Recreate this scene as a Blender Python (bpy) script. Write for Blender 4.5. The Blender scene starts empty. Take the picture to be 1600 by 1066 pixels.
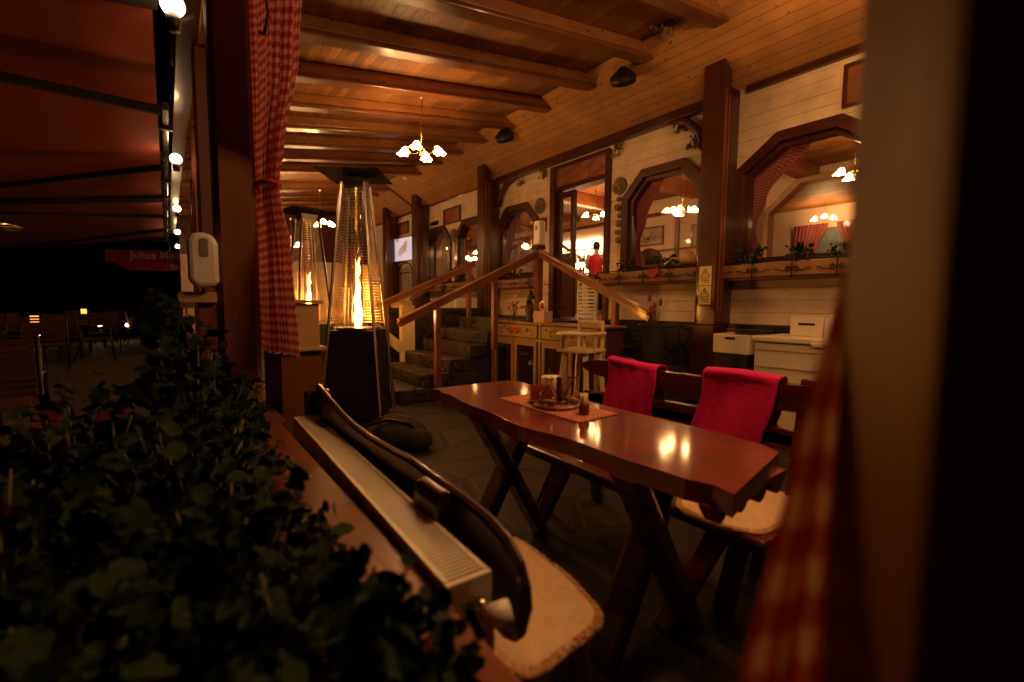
import bpy, math, random
from mathutils import Vector, Matrix, Euler
random.seed(7)
S = bpy.context.scene
COL = S.collection
R = math.radians

# ------------------------------------------------------------------ camera
def cam_axes(yaw, pitch, roll):
    y, p, r = R(yaw), R(pitch), R(roll)
    fwd = Vector((math.sin(y)*math.cos(p), math.cos(y)*math.cos(p), -math.sin(p)))
    right = Vector((math.cos(y), -math.sin(y), 0)); up = right.cross(fwd)
    return math.cos(r)*right + math.sin(r)*up, -math.sin(r)*right + math.cos(r)*up, fwd
cr, cu, cf = cam_axes(37.1, 4.5, 0.48)
cd = bpy.data.cameras.new('camera'); cam = bpy.data.objects.new('camera', cd); COL.objects.link(cam)
m = Matrix((cr, cu, -cf)).transposed().to_4x4(); m.translation = (0, 0, 1.15); cam.matrix_world = m
cd.sensor_width = 36.0; cd.lens = 36.0*711/1600; cd.clip_start = 0.005; cd.clip_end = 500
cd.dof.use_dof = True; cd.dof.focus_distance = 3.6; cd.dof.aperture_fstop = 1.8
S.camera = cam
# ------------------------------------------------------------------ night sky, exposure
w = bpy.data.worlds.new('World'); S.world = w; w.use_nodes = True
nt = w.node_tree; bg = nt.nodes['Background']
sky = nt.nodes.new('ShaderNodeTexSky'); sky.sky_type = 'NISHITA'; sky.sun_disc = False
sky.sun_elevation = R(-8); sky.sun_rotation = R(200)
nt.links.new(sky.outputs[0], bg.inputs[0]); bg.inputs[1].default_value = 0.05
S.view_settings.view_transform = 'Standard'; S.view_settings.look = 'None'
S.view_settings.exposure = 1.7; S.view_settings.gamma = 1.0
S.cycles.max_bounces = 7; S.cycles.diffuse_bounces = 4; S.cycles.glossy_bounces = 3
S.cycles.transparent_max_bounces = 24; S.cycles.sample_clamp_indirect = 3.0
S.cycles.caustics_reflective = False; S.cycles.caustics_refractive = False
try:
    S.cycles.use_denoising = True; S.cycles.use_light_tree = True
except Exception: pass
WARM = (1.0, 0.40, 0.10)

# ------------------------------------------------------------------ materials
MATS = {}
def nmat(name):
    m = bpy.data.materials.new(name); m.use_nodes = True; MATS[name] = m
    nt = m.node_tree; return m, nt, nt.nodes['Principled BSDF']
def N(nt, t, **k):
    n = nt.nodes.new(t)
    for a, b in k.items(): setattr(n, a, b)
    return n
def coords(nt, scale=(1,1,1), kind='Object'):
    tc = N(nt, 'ShaderNodeTexCoord'); mp = N(nt, 'ShaderNodeMapping')
    mp.inputs['Scale'].default_value = scale; nt.links.new(tc.outputs[kind], mp.inputs[0]); return mp.outputs[0]
def noise(nt, vec, scale, detail=4, rough=.6, dist=0):
    n = N(nt, 'ShaderNodeTexNoise'); n.inputs['Scale'].default_value = scale
    n.inputs['Detail'].default_value = detail; n.inputs['Roughness'].default_value = rough
    n.inputs['Distortion'].default_value = dist
    nt.links.new(vec, n.inputs['Vector']); return n.outputs[0]
def ramp(nt, fac, stops, interp='LINEAR'):
    r = N(nt, 'ShaderNodeValToRGB'); r.color_ramp.interpolation = interp
    while len(r.color_ramp.elements) < len(stops): r.color_ramp.elements.new(.5)
    for e, (p, c) in zip(r.color_ramp.elements, stops): e.position = p; e.color = (*c, 1)
    nt.links.new(fac, r.inputs[0]); return r.outputs[0]
def bump(nt, b, h, strength=.3, dist=.01):
    n = N(nt, 'ShaderNodeBump'); n.inputs['Strength'].default_value = strength; n.inputs['Distance'].default_value = dist
    nt.links.new(h, n.inputs['Height']); nt.links.new(n.outputs[0], b.inputs['Normal'])
def mixc(nt, fac, a, b, mode='MIX'):
    n = N(nt, 'ShaderNodeMix'); n.data_type = 'RGBA'; n.blend_type = mode
    for s, v in ((0, fac), (6, a), (7, b)):
        if isinstance(v, (int, float)): n.inputs[s].default_value = v
        elif isinstance(v, tuple): n.inputs[s].default_value = (*v, 1)
        else: nt.links.new(v, n.inputs[s])
    return n.outputs[2]
def wood(name, a, b, rough=.35, axis='Y', sc=1.0, knots=False, coat=0.0, bs=.25, planks=None, pv=.35):
    m, nt, p = nmat(name)
    s = {'X': (1.2, 14, 14), 'Y': (14, 1.2, 14), 'Z': (14, 14, 1.2)}[axis]
    v = coords(nt, tuple(q*sc for q in s))
    f = noise(nt, v, 1.6, 6, .65, .6)
    c = ramp(nt, f, [(.32, a), (.68, b)])
    big = noise(nt, coords(nt, (1, 1, 1)), 2.2, 2)
    c = mixc(nt, ramp(nt, big, [(.3, (.55,)*3), (.7, (1,)*3)]), (0, 0, 0), c) if False else mixc(nt, .55, c, ramp(nt, big, [(.3, tuple(q*.6 for q in a)), (.75, tuple(q*1.15 for q in b))]))
    if planks:
        ax, wd = planks
        tc = N(nt, 'ShaderNodeTexCoord'); sx = N(nt, 'ShaderNodeSeparateXYZ'); nt.links.new(tc.outputs['Object'], sx.inputs[0])
        d = N(nt, 'ShaderNodeMath', operation='DIVIDE'); nt.links.new(sx.outputs[ax], d.inputs[0]); d.inputs[1].default_value = wd
        fl = N(nt, 'ShaderNodeMath', operation='FLOOR'); nt.links.new(d.outputs[0], fl.inputs[0])
        wn = N(nt, 'ShaderNodeTexWhiteNoise', noise_dimensions='1D'); nt.links.new(fl.outputs[0], wn.inputs['W'])
        c = mixc(nt, 1.0, c, ramp(nt, wn.outputs['Value'], [(0, (1-pv,)*3), (1, (1+pv*.7,)*3)]), 'MULTIPLY')
        fr = N(nt, 'ShaderNodeMath', operation='FRACT'); nt.links.new(d.outputs[0], fr.inputs[0])
        g = ramp(nt, fr.outputs[0], [(0, (0,)*3), (.05, (1,)*3), (.95, (1,)*3), (1, (0,)*3)])
        c = mixc(nt, g, tuple(q*.25 for q in a), c)
    if knots:
        vo = N(nt, 'ShaderNodeTexVoronoi'); vo.inputs['Scale'].default_value = 7.0
        nt.links.new(coords(nt, {'Y': (1.6, .8, 1.6), 'X': (.8, 1.6, 1.6), 'Z': (1.6, 1.6, .8)}[axis]), vo.inputs['Vector'])
        k = ramp(nt, vo.outputs['Distance'], [(.0, (1,)*3), (.10, (.8,)*3), (.15, (0,)*3)])
        c = mixc(nt, k, c, tuple(q*.22 for q in a))
    nt.links.new(c, p.inputs['Base Color'])
    rr = N(nt, 'ShaderNodeMapRange'); rr.inputs[3].default_value = rough*.7; rr.inputs[4].default_value = min(1, rough*1.4)
    nt.links.new(f, rr.inputs[0]); nt.links.new(rr.outputs[0], p.inputs['Roughness'])
    p.inputs['Coat Weight'].default_value = coat; p.inputs['Coat Roughness'].default_value = .09
    if planks: bump(nt, p, g, .5, .006)
    else: bump(nt, p, f, bs, .004)
    return m
def plain(name, c, rough=.5, metal=0, var=.25, sc=8, bs=.1, coat=0, trans=0):
    m, nt, p = nmat(name)
    f = noise(nt, coords(nt), sc, 5)
    nt.links.new(ramp(nt, f, [(.3, tuple(q*(1-var) for q in c)), (.7, tuple(min(1, q*(1+var*.6)) for q in c))]), p.inputs['Base Color'])
    p.inputs['Roughness'].default_value = rough; p.inputs['Metallic'].default_value = metal
    p.inputs['Coat Weight'].default_value = coat
    bump(nt, p, f, bs, .005); return m
def emis(name, c, s):
    m, nt, p = nmat(name); p.inputs['Base Color'].default_value = (.8, .8, .8, 1)
    p.inputs['Emission Color'].default_value = (*c, 1); p.inputs['Emission Strength'].default_value = s; return m
def glass(name, tint=(1, 1, 1), gl=.08):
    m, nt, p = nmat(name); nt.nodes.remove(p)
    t = N(nt, 'ShaderNodeBsdfTransparent'); t.inputs[0].default_value = (*tint, 1)
    g = N(nt, 'ShaderNodeBsdfGlossy'); g.inputs['Roughness'].default_value = .03
    lw = N(nt, 'ShaderNodeLayerWeight'); lw.inputs[0].default_value = .25
    ad = N(nt, 'ShaderNodeMath', operation='MULTIPLY_ADD'); nt.links.new(lw.outputs['Fresnel'], ad.inputs[0]); ad.inputs[1].default_value = .7; ad.inputs[2].default_value = gl
    mx = N(nt, 'ShaderNodeMixShader'); nt.links.new(ad.outputs[0], mx.inputs[0])
    nt.links.new(t.outputs[0], mx.inputs[1]); nt.links.new(g.outputs[0], mx.inputs[2])
    nt.links.new(mx.outputs[0], nt.nodes['Material Output'].inputs[0]); return m
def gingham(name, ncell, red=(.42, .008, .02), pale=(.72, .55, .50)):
    m, nt, p = nmat(name)
    tc = N(nt, 'ShaderNodeTexCoord'); sx = N(nt, 'ShaderNodeSeparateXYZ'); nt.links.new(tc.outputs['UV'], sx.inputs[0])
    fs = []
    for i in (0, 1):
        a = N(nt, 'ShaderNodeMath', operation='MULTIPLY'); nt.links.new(sx.outputs[i], a.inputs[0]); a.inputs[1].default_value = ncell
        b = N(nt, 'ShaderNodeMath', operation='PINGPONG'); nt.links.new(a.outputs[0], b.inputs[0]); b.inputs[1].default_value = 1
        c = N(nt, 'ShaderNodeMath', operation='GREATER_THAN'); nt.links.new(b.outputs[0], c.inputs[0]); c.inputs[1].default_value = .5; fs.append(c)
    ad = N(nt, 'ShaderNodeMath', operation='ADD'); nt.links.new(fs[0].outputs[0], ad.inputs[0]); nt.links.new(fs[1].outputs[0], ad.inputs[1])
    h = N(nt, 'ShaderNodeMath', operation='MULTIPLY'); nt.links.new(ad.outputs[0], h.inputs[0]); h.inputs[1].default_value = .5
    mid = tuple((x+y)*.5 for x, y in zip(red, pale)); mid = (mid[0], mid[1]*.45, mid[2]*.5)
    c = ramp(nt, h.outputs[0], [(0, pale), (.3, mid), (.8, red)], 'CONSTANT')
    nt.links.new(c, p.inputs['Base Color']); p.inputs['Roughness'].default_value = .9
    p.inputs['Sheen Weight'].default_value = .2
    bump(nt, p, noise(nt, coords(nt), 260, 2), .25, .002)
    tl = N(nt, 'ShaderNodeBsdfTranslucent'); nt.links.new(c, tl.inputs[0]); mx = N(nt, 'ShaderNodeMixShader'); mx.inputs[0].default_value = .4
    nt.links.new(p.outputs[0], mx.inputs[1]); nt.links.new(tl.outputs[0], mx.inputs[2]); nt.links.new(mx.outputs[0], nt.nodes['Material Output'].inputs[0]); return m

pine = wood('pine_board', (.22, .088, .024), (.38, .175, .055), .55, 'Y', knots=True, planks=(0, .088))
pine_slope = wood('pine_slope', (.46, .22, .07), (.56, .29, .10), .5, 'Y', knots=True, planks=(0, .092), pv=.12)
beaml = wood('beam_pine', (.24, .095, .028), (.36, .155, .05), .35, 'X', knots=True)  # lamplight on the beam sides put into the colour, lighter than the moulding
beamw = wood('beam_wood', (.13, .045, .014), (.23, .09, .027), .34, 'X', knots=True, coat=.15)
redw = wood('red_timber', (.045, .012, .006), (.095, .028, .013), .3, 'Z', coat=.3)
redwh = wood('red_timber_flat', (.045, .012, .006), (.095, .028, .013), .3, 'Y', coat=.3)
tablew = wood('table_wood', (.020, .002, .001), (.34, .026, .007), .42, 'Y', sc=.9, coat=.85, bs=.7)
tablew.node_tree.nodes['Principled BSDF'].inputs['Specular IOR Level'].default_value = .2
benchd = wood('dark_bench_wood', (.014, .005, .003), (.042, .012, .006), .28, 'Y', coat=.5)
benchw = wood('bench_wood', (.06, .012, .006), (.15, .030, .013), .25, 'Y', coat=.5)
postw = wood('post_wood', (.13, .045, .02), (.22, .08, .032), .5, 'Z')
capw2 = wood('pale_post_wood', (.14, .050, .015), (.22, .080, .024), .5, 'Z')
capw = wood('cap_wood', (.14, .035, .012), (.25, .075, .025), .28, 'Y', coat=.4)
railw = wood('rail_wood', (.16, .05, .018), (.30, .105, .035), .4, 'X', coat=.2, bs=.5)
raild = wood('rail_post_wood', (.16, .05, .02), (.30, .10, .035), .35, 'Z', coat=.3)
boxw = wood('box_wood', (.26, .12, .045), (.40, .21, .09), .5, 'Y')
plyw = wood('light_ply', (.48, .30, .14), (.60, .40, .20), .5, 'X')
chairw = wood('cream_wood', (.74, .58, .36), (.88, .74, .50), .4, 'Z')
carved = wood('carved_wood', (.22, .06, .02), (.38, .14, .045), .45, 'X', bs=.9)
siding = plain('cream_siding', (.80, .67, .50), .55, var=.2, sc=4)
plaster = plain('cream_plaster', (.74, .62, .46), .8, var=.08, sc=2)
stone = None
def stonemat(name, a, b, sc, bs, rough=.55):
    m, nt, p = nmat(name)
    v = coords(nt); nz = noise(nt, v, 3, 4)
    vo = N(nt, 'ShaderNodeTexVoronoi', feature='DISTANCE_TO_EDGE'); vo.inputs['Scale'].default_value = sc
    vc = N(nt, 'ShaderNodeTexVoronoi'); vc.inputs['Scale'].default_value = sc
    ds = N(nt, 'ShaderNodeVectorMath', operation='MULTIPLY_ADD'); nt.links.new(N(nt, 'ShaderNodeTexNoise').outputs[1], ds.inputs[0])
    ds.inputs[1].default_value = (.12,)*3; nt.links.new(v, ds.inputs[2])
    for q in (vo, vc): nt.links.new(ds.outputs[0], q.inputs['Vector'])
    c = mixc(nt, .6, ramp(nt, nz, [(.3, a), (.7, b)]), mixc(nt, vc.outputs['Color'], a, b))
    f2 = noise(nt, v, 22, 6)
    c = mixc(nt, .8, c, ramp(nt, f2, [(.3, (.55,)*3), (.7, (1.15,)*3)]), 'MULTIPLY')
    g = ramp(nt, vo.outputs['Distance'], [(0, (0,)*3), (.03, (.15,)*3), (.07, (1,)*3)])
    c = mixc(nt, g, tuple(q*.3 for q in a), c)
    nt.links.new(c, p.inputs['Base Color']); p.inputs['Roughness'].default_value = rough
    h = N(nt, 'ShaderNodeMath', operation='MULTIPLY_ADD'); nt.links.new(f2, h.inputs[0]); h.inputs[1].default_value = .5; nt.links.new(g, h.inputs[2])
    bump(nt, p, h.outputs[0], bs, .02); return m
floorm = stonemat('flagstone', (.015, .011, .007), (.036, .026, .016), 2.3, .25, .6)
plinthm = stonemat('dark_stone', (.024, .019, .014), (.055, .042, .030), 4.0, .8)
gravel = stonemat('paving', (.09, .075, .05), (.14, .115, .08), 6, .6, .7)
hoodm = plain('hood_black', (.0015, .0015, .0015), .9)
guard = plain('guard_wire', (.55, .42, .30), .35, 1, var=.1)
black = plain('black_metal', (.012, .011, .011), .45)
blackfab = plain('black_fabric', (.012, .012, .014), .8, sc=40, bs=.5)
steel = plain('steel', (.55, .55, .55), .25, 1, var=.1)
chrome = plain('chrome', (.75, .75, .72), .15, 1, var=.05)
white = plain('white_plastic', (.78, .77, .75), .35, var=.04)
cream = plain('cream_enamel', (.74, .68, .55), .35, var=.06)
throwm = plain('crimson_fleece', (.74, .006, .18), .95, var=.18, sc=60, bs=.6)
furm = plain('sheepskin', (.95, .66, .40), .95, var=.14, sc=28, bs=.6)
_nt = furm.node_tree; _p = _nt.nodes['Principled BSDF']; _t = N(_nt, 'ShaderNodeBsdfTranslucent'); _t.inputs[0].default_value = (.88, .70, .46, 1)
_m = N(_nt, 'ShaderNodeMixShader'); _m.inputs[0].default_value = .2; _nt.links.new(_p.outputs[0], _m.inputs[1]); _nt.links.new(_t.outputs[0], _m.inputs[2]); _nt.links.new(_m.outputs[0], _nt.nodes['Material Output'].inputs[0])
awn = plain('awning_red', (.20, .024, .011), .9, var=.18, sc=2, bs=.2)
flagred = plain('valance_red', (.42, .012, .012), .85, var=.1)
checks = gingham('red_gingham', 1.0)
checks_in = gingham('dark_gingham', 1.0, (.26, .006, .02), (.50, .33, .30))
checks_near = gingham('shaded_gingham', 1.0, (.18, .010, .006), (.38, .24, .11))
matm = gingham('placemat_check', 1.0, (.72, .24, .14), (.88, .66, .46))
glassm = glass('clear_glass'); windowm = glass('window_glass', (.97, .97, .97), .03)
leafm, nt_, p_ = nmat('geranium_leaf')
nt_.links.new(ramp(nt_, noise(nt_, coords(nt_), 9, 3), [(.3, (.007, .018, .005)), (.7, (.028, .050, .014))]), p_.inputs['Base Color'])
p_.inputs['Roughness'].default_value = .85; p_.inputs['Specular IOR Level'].default_value = .15
dryleaf = plain('dried_leaf', (.16, .12, .07), .8)
stemm = plain('plant_stem', (.16, .17, .06), .7)
brass = plain('brass', (.55, .33, .10), .3, 1, var=.1)
gold = plain('warm_paper', (.75, .6, .3), .7)
yellow = plain('sticker_yellow', (.78, .66, .28), .5, var=.04)
inkm = plain('ink_black', (.015, .012, .01), .6)
bloomm = plain('geranium_petal', (.10, .006, .006), .8)
redp = plain('red_paint', (.45, .03, .02), .6)
greenp = plain('green_paint', (.05, .08, .03), .6)
bluegrey = plain('blue_grey', (.12, .15, .17), .8)
woodf = wood('inner_floor', (.20, .08, .03), (.34, .15, .06), .35, 'X', planks=(1, .12))
palem = plain('pale_letter', (.75, .62, .5), .7)
skin = plain('skin', (.62, .36, .25), .55, var=.06)
hairm = plain('dark_hair', (.02, .014, .01), .6, sc=60)
vestm = plain('red_quilt', (.60, .02, .04), .6)
shirtm = plain('pale_shirt', (.65, .52, .42), .8)
glow_ch = emis('chandelier_glow', (1.0, .48, .16), 40)
glow_in = emis('inner_lamp_glow', (1.0, .48, .16), 32)
glow_b = emis('festoon_glow', (1.0, .62, .28), 7)
flame1 = emis('flame_glow', (1.0, .36, .05), 70)
flame_dim = emis('flame_tongue', (1.0, .32, .04), 16)
candle_g = emis('candle_glow', (1.0, .36, .06), .8)
shelf_g = emis('backlit_shelf', (1.0, .60, .26), 3.2)
tv_g, nt_, p_ = nmat('tv_picture')
vt = N(nt_, 'ShaderNodeTexVoronoi'); vt.inputs['Scale'].default_value = 5; nt_.links.new(coords(nt_), vt.inputs['Vector'])
cc = ramp(nt_, vt.outputs['Color'], [(.2, (.35, .22, .15)), (.45, (.9, .85, .95)), (.8, (.8, .75, 1.0))], 'LINEAR')
nt_.links.new(cc, p_.inputs['Emission Color']); p_.inputs['Emission Strength'].default_value = .16
screen_g = emis('till_screen', (.35, .3, 1.0), 1.2)
wax = plain('pale_wax', (.90, .78, .45), .5)

# ------------------------------------------------------------------ mesh builder
class MB:
    def __init__(s): s.v = []; s.f = []; s.uv = {}; s.sm = []
    def add(s, vs, fs, smooth=False, uvs=None):
        o = len(s.v); s.v += [tuple(v) for v in vs]
        for k, f in enumerate(fs):
            s.f.append(tuple(o+i for i in f)); s.sm.append(smooth)
            if uvs: s.uv[len(s.f)-1] = [uvs[i] for i in f]
        return s
    def box(s, a, b):
        x0, x1 = sorted((a[0], b[0])); y0, y1 = sorted((a[1], b[1])); z0, z1 = sorted((a[2], b[2]))
        return s.add([(x0,y0,z0),(x1,y0,z0),(x1,y1,z0),(x0,y1,z0),(x0,y0,z1),(x1,y0,z1),(x1,y1,z1),(x0,y1,z1)],
              [(0,3,2,1),(4,5,6,7),(0,1,5,4),(1,2,6,5),(2,3,7,6),(3,0,4,7)])
    def cbox(s, c, d, rz=0, rx=0, ry=0):
        M = Euler((rx, ry, rz)).to_matrix(); c = Vector(c)
        vs = [c + M @ Vector((sx*d[0]/2, sy*d[1]/2, sz*d[2]/2)) for sz in (-1,1) for sx, sy in ((-1,-1),(1,-1),(1,1),(-1,1))]
        return s.add(vs, [(0,3,2,1),(4,5,6,7),(0,1,5,4),(1,2,6,5),(2,3,7,6),(3,0,4,7)])
    def prism(s, pts, axis, a, b):
        # pts: 2D polygon, extruded along axis from a to b
        def P(p, t):
            return {'X': (t, p[0], p[1]), 'Y': (p[0], t, p[1]), 'Z': (p[0], p[1], t)}[axis]
        n = len(pts); vs = [P(p, a) for p in pts] + [P(p, b) for p in pts]
        fs = [tuple(range(n))[::-1], tuple(range(n, 2*n))] + [(i, (i+1) % n, n+(i+1) % n, n+i) for i in range(n)]
        return s.add(vs, fs)
    def bar(s, a, b, w, h, up=(0, 0, 1)):
        a, b = Vector(a), Vector(b); d = (b-a).normalized(); u = Vector(up)
        sd = d.cross(u)
        if sd.length < 1e-4: sd = d.cross(Vector((0, 1, 0)))
        sd.normalize(); u = sd.cross(d).normalized()
        vs = [p + sd*sx*w/2 + u*sz*h/2 for p in (a, b) for sx, sz in ((-1,-1),(1,-1),(1,1),(-1,1))]
        return s.add(vs, [(0,3,2,1),(4,5,6,7),(0,1,5,4),(1,2,6,5),(2,3,7,6),(3,0,4,7)])
    def tube(s, pts, r, n=8, caps=True, smooth=True):
        pts = [Vector(p) for p in pts]; rs = r if isinstance(r, (list, tuple)) else [r]*len(pts)
        vs = []; prev = None
        for i, p in enumerate(pts):
            d = (pts[min(i+1, len(pts)-1)] - pts[max(i-1, 0)]).normalized()
            if prev is None:
                prev = d.orthogonal().normalized()
            else:
                q = prev - d*prev.dot(d); prev = q.normalized() if q.length > 1e-6 else d.orthogonal().normalized()
            bb = d.cross(prev)
            for k in range(n):
                t = 2*math.pi*k/n; vs.append(p + (prev*math.cos(t) + bb*math.sin(t))*rs[i])
        fs = [(i*n+k, i*n+(k+1) % n, (i+1)*n+(k+1) % n, (i+1)*n+k) for i in range(len(pts)-1) for k in range(n)]
        if caps: fs += [tuple(range(n))[::-1], tuple(range((len(pts)-1)*n, len(pts)*n))]
        return s.add(vs, fs, smooth)
    def lathe(s, prof, c=(0, 0, 0), n=20, axis='Z', smooth=True):
        vs = []
        for r, z in prof:
            for k in range(n):
                t = 2*math.pi*k/n; p = (r*math.cos(t), r*math.sin(t), z)
                if axis == 'X': p = (p[2], p[0], p[1])
                if axis == 'Y': p = (p[0], p[2], p[1])
                vs.append((c[0]+p[0], c[1]+p[1], c[2]+p[2]))
        m = len(prof)
        fs = [(i*n+k, i*n+(k+1) % n, (i+1)*n+(k+1) % n, (i+1)*n+k) for i in range(m-1) for k in range(n)]
        if prof[0][0] > 1e-5: fs.append(tuple(range(n))[::-1])
        if prof[-1][0] > 1e-5: fs.append(tuple(range((m-1)*n, m*n)))
        return s.add(vs, fs, smooth)
    def ball(s, c, r, n=12, sq=(1, 1, 1)):
        pr = [(math.sin(math.pi*i/n)*r, -math.cos(math.pi*i/n)*r) for i in range(n+1)]
        vs = []; k2 = n+4
        for a, z in pr:
            for k in range(k2):
                t = 2*math.pi*k/k2; vs.append((c[0]+a*math.cos(t)*sq[0], c[1]+a*math.sin(t)*sq[1], c[2]+z*sq[2]))
        return s.add(vs, [(i*k2+k, i*k2+(k+1) % k2, (i+1)*k2+(k+1) % k2, (i+1)*k2+k) for i in range(n) for k in range(k2)], True)
    def grid(s, fn, nu, nv, smooth=True, uv=None):
        vs = []; uvs = []
        for j in range(nv+1):
            for i in range(nu+1):
                vs.append(fn(i/nu, j/nv)); uvs.append(uv(i/nu, j/nv) if uv else (i/nu, j/nv))
        fs = [(j*(nu+1)+i, j*(nu+1)+i+1, (j+1)*(nu+1)+i+1, (j+1)*(nu+1)+i) for j in range(nv) for i in range(nu)]
        return s.add(vs, fs, smooth, uvs)
    def build(s, name, mat, parent=None, bevel=0, solid=0, sub=0):
        me = bpy.data.meshes.new(name); me.from_pydata(s.v, [], s.f)
        if s.uv:
            ul = me.uv_layers.new(name='UVMap')
            for fi, u in s.uv.items():
                p = me.polygons[fi]
                for li, q in zip(p.loop_indices, u): ul.data[li].uv = q
        me.polygons.foreach_set('use_smooth', s.sm)
        me.materials.append(mat); me.update()
        o = bpy.data.objects.new(name, me); COL.objects.link(o)
        if parent:
            o.parent = parent
        if solid:
            q = o.modifiers.new('s', 'SOLIDIFY'); q.thickness = solid; q.offset = 0
        if bevel:
            q = o.modifiers.new('b', 'BEVEL'); q.width = bevel; q.segments = 2; q.limit_method = 'ANGLE'; q.angle_limit = R(40)
        if sub:
            q = o.modifiers.new('u', 'SUBSURF'); q.levels = sub; q.render_levels = sub
        return o
def tag(o, label=None, cat=None, group=None, kind=None):
    if label: o['label'] = label
    if cat: o['category'] = cat
    if group: o['group'] = group
    if kind: o['kind'] = kind
    return o
def empty(name, loc, label, cat, group=None, rz=0):
    o = bpy.data.objects.new(name, None); COL.objects.link(o); o.location = loc; o.rotation_euler = (0, 0, rz)
    o.empty_display_size = .1; return tag(o, label, cat, group)
def copy_tree(o, parent=None):
    c = o.copy(); COL.objects.link(c); c.parent = parent
    for ch in o.children: copy_tree(ch, c)
    return c
def put(o, x, y, z, rz=0, label=None, s=1):
    o.location = (x, y, z); o.rotation_euler = (0, 0, rz); o.scale = (s,)*3
    if label: o['label'] = label
    return o
def struct(o): o['kind'] = 'structure'; return o

# ================================================================== SETTING
W = 5.0
struct(MB().box((-40, -6, -.25), (-.02, 60, -.02)).build('ground', gravel))
struct(MB().box((.0, -3, -.3), (W+.2, 16, 0)).build('floor', floorm))
# terrace roof: rising towards the house
def zroof(x): return 3.144 + .16*x
roof = empty('terrace_roof', (0, 0, 0), 'lean-to pine board ceiling of the terrace with exposed cross beams', 'roof')
mb = MB(); mb.prism([(.12, zroof(.12)+.16), (4.14, zroof(4.14)+.16), (4.14, zroof(4.14)+.24), (.12, zroof(.12)+.24)], 'Y', -2, 16)
mb.build('ceiling_boards', pine, roof)
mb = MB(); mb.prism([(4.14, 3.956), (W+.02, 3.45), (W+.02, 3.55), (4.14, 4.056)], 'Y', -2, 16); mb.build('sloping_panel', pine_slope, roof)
def beam(y, x0=.1, x1=4.36, drop=0, wd=.13):
    par_ = roof
    for (hw, t0, t1) in ((wd/2, .05, .158), (wd/2+.014, .0, .049)):
        b = MB()
        z0 = zroof(x0)+t0-drop; z1 = zroof(x0)+t1-drop; e1 = x1-(t0)*1.3; e2 = x1-t1*1.3
        b.add([(x0, y-hw, z0), (e1, y-hw, zroof(e1)+t0-drop), (e2, y-hw, zroof(e2)+t1-drop), (x0, y-hw, z1),
               (x0, y+hw, z0), (e1, y+hw, zroof(e1)+t0-drop), (e2, y+hw, zroof(e2)+t1-drop), (x0, y+hw, z1)],
              [(0,1,2,3), (7,6,5,4), (0,4,5,1), (1,5,6,2), (2,6,7,3), (3,7,4,0)])
        par_ = b.build('beam' if t0 else 'moulding', beaml if t0 else beamw, par_, bevel=.008 if t0 else .012)
    return par_
for y in (-1.6, -.8, 0, .82, 1.64, 2.46, 3.29, 4.12, 4.94, 5.74, 6.50, 7.27, 8.02, 8.92): beam(y)
beam(10.6, wd=.2); beam(11.3); beam(12.0, x1=4.2); beam(12.7); beam(13.4)
MB().box((.12, -2, zroof(.2)-.14), (.26, 16, zroof(.2)+.155)).build('eaves_beam', redwh, roof, bevel=.01)
MB().bar((4.16, 10.5, 3.93), (W-.02, 10.5, 3.46), .05, .04).build('hip_batten', beamw, roof)

# posts along the open side
def side_post(y, label):
    p = empty('terrace_post', (.215+.031*(y-2.03), y, 0), label, 'post', 'square timber posts along the open side')
    b = MB(); b.prism([(-.066, -.05), (-.05, -.07), (.05, -.07), (.068, -.05), (.068, .05), (.05, .07), (-.05, .07), (-.066, .05)], 'Z', 0, zroof(.2)-.14)
    b.build('shaft', postw, p)
    MB().bar((0, .06, 2.35), (0, .62, zroof(.2)-.16), .07, .09).build('brace', redw, p, bevel=.006)
    return p
side_post(2.03, 'reddish brown post beside the checked curtain and the white dispenser')
for y, l in ((4.3, 'second timber post behind the dispenser post'), (6.5, 'third timber post back behind the dispenser'), (8.7, 'fourth timber post far behind the dispenser'), (10.9, 'farthest timber post of the open side')): side_post(y, l)
npost = empty('terrace_post', (.397, -.016, 0), 'blurred brown post very close at the right edge', 'post', 'square timber posts along the open side')
MB().prism([(-.07, .115), (-.14, .06), (-.14, -.10), (.02, -.10), (.02, .115)], 'Z', 0, zroof(.2)-.14).build('shaft', capw2, npost, bevel=.006)

# parapet with wooden cap
par = empty('parapet', (.22, 1.0, 0), 'low wooden parapet under the geraniums behind the radiator', 'parapet')
MB().box((-.07, -1.3, 0), (.08, .95, .64)).build('wall', postw, par)
MB().box((-.12, -1.3, .64), (.118, .95, .68)).build('cap_board', capw, par, bevel=.006)
par2 = empty('parapet', (.33, 4.5, 0), 'far low parapet beyond the dispenser post', 'parapet')
MB().box((-.07, -2.3, 0), (.08, 8, .62)).build('wall', postw, par2)

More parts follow.
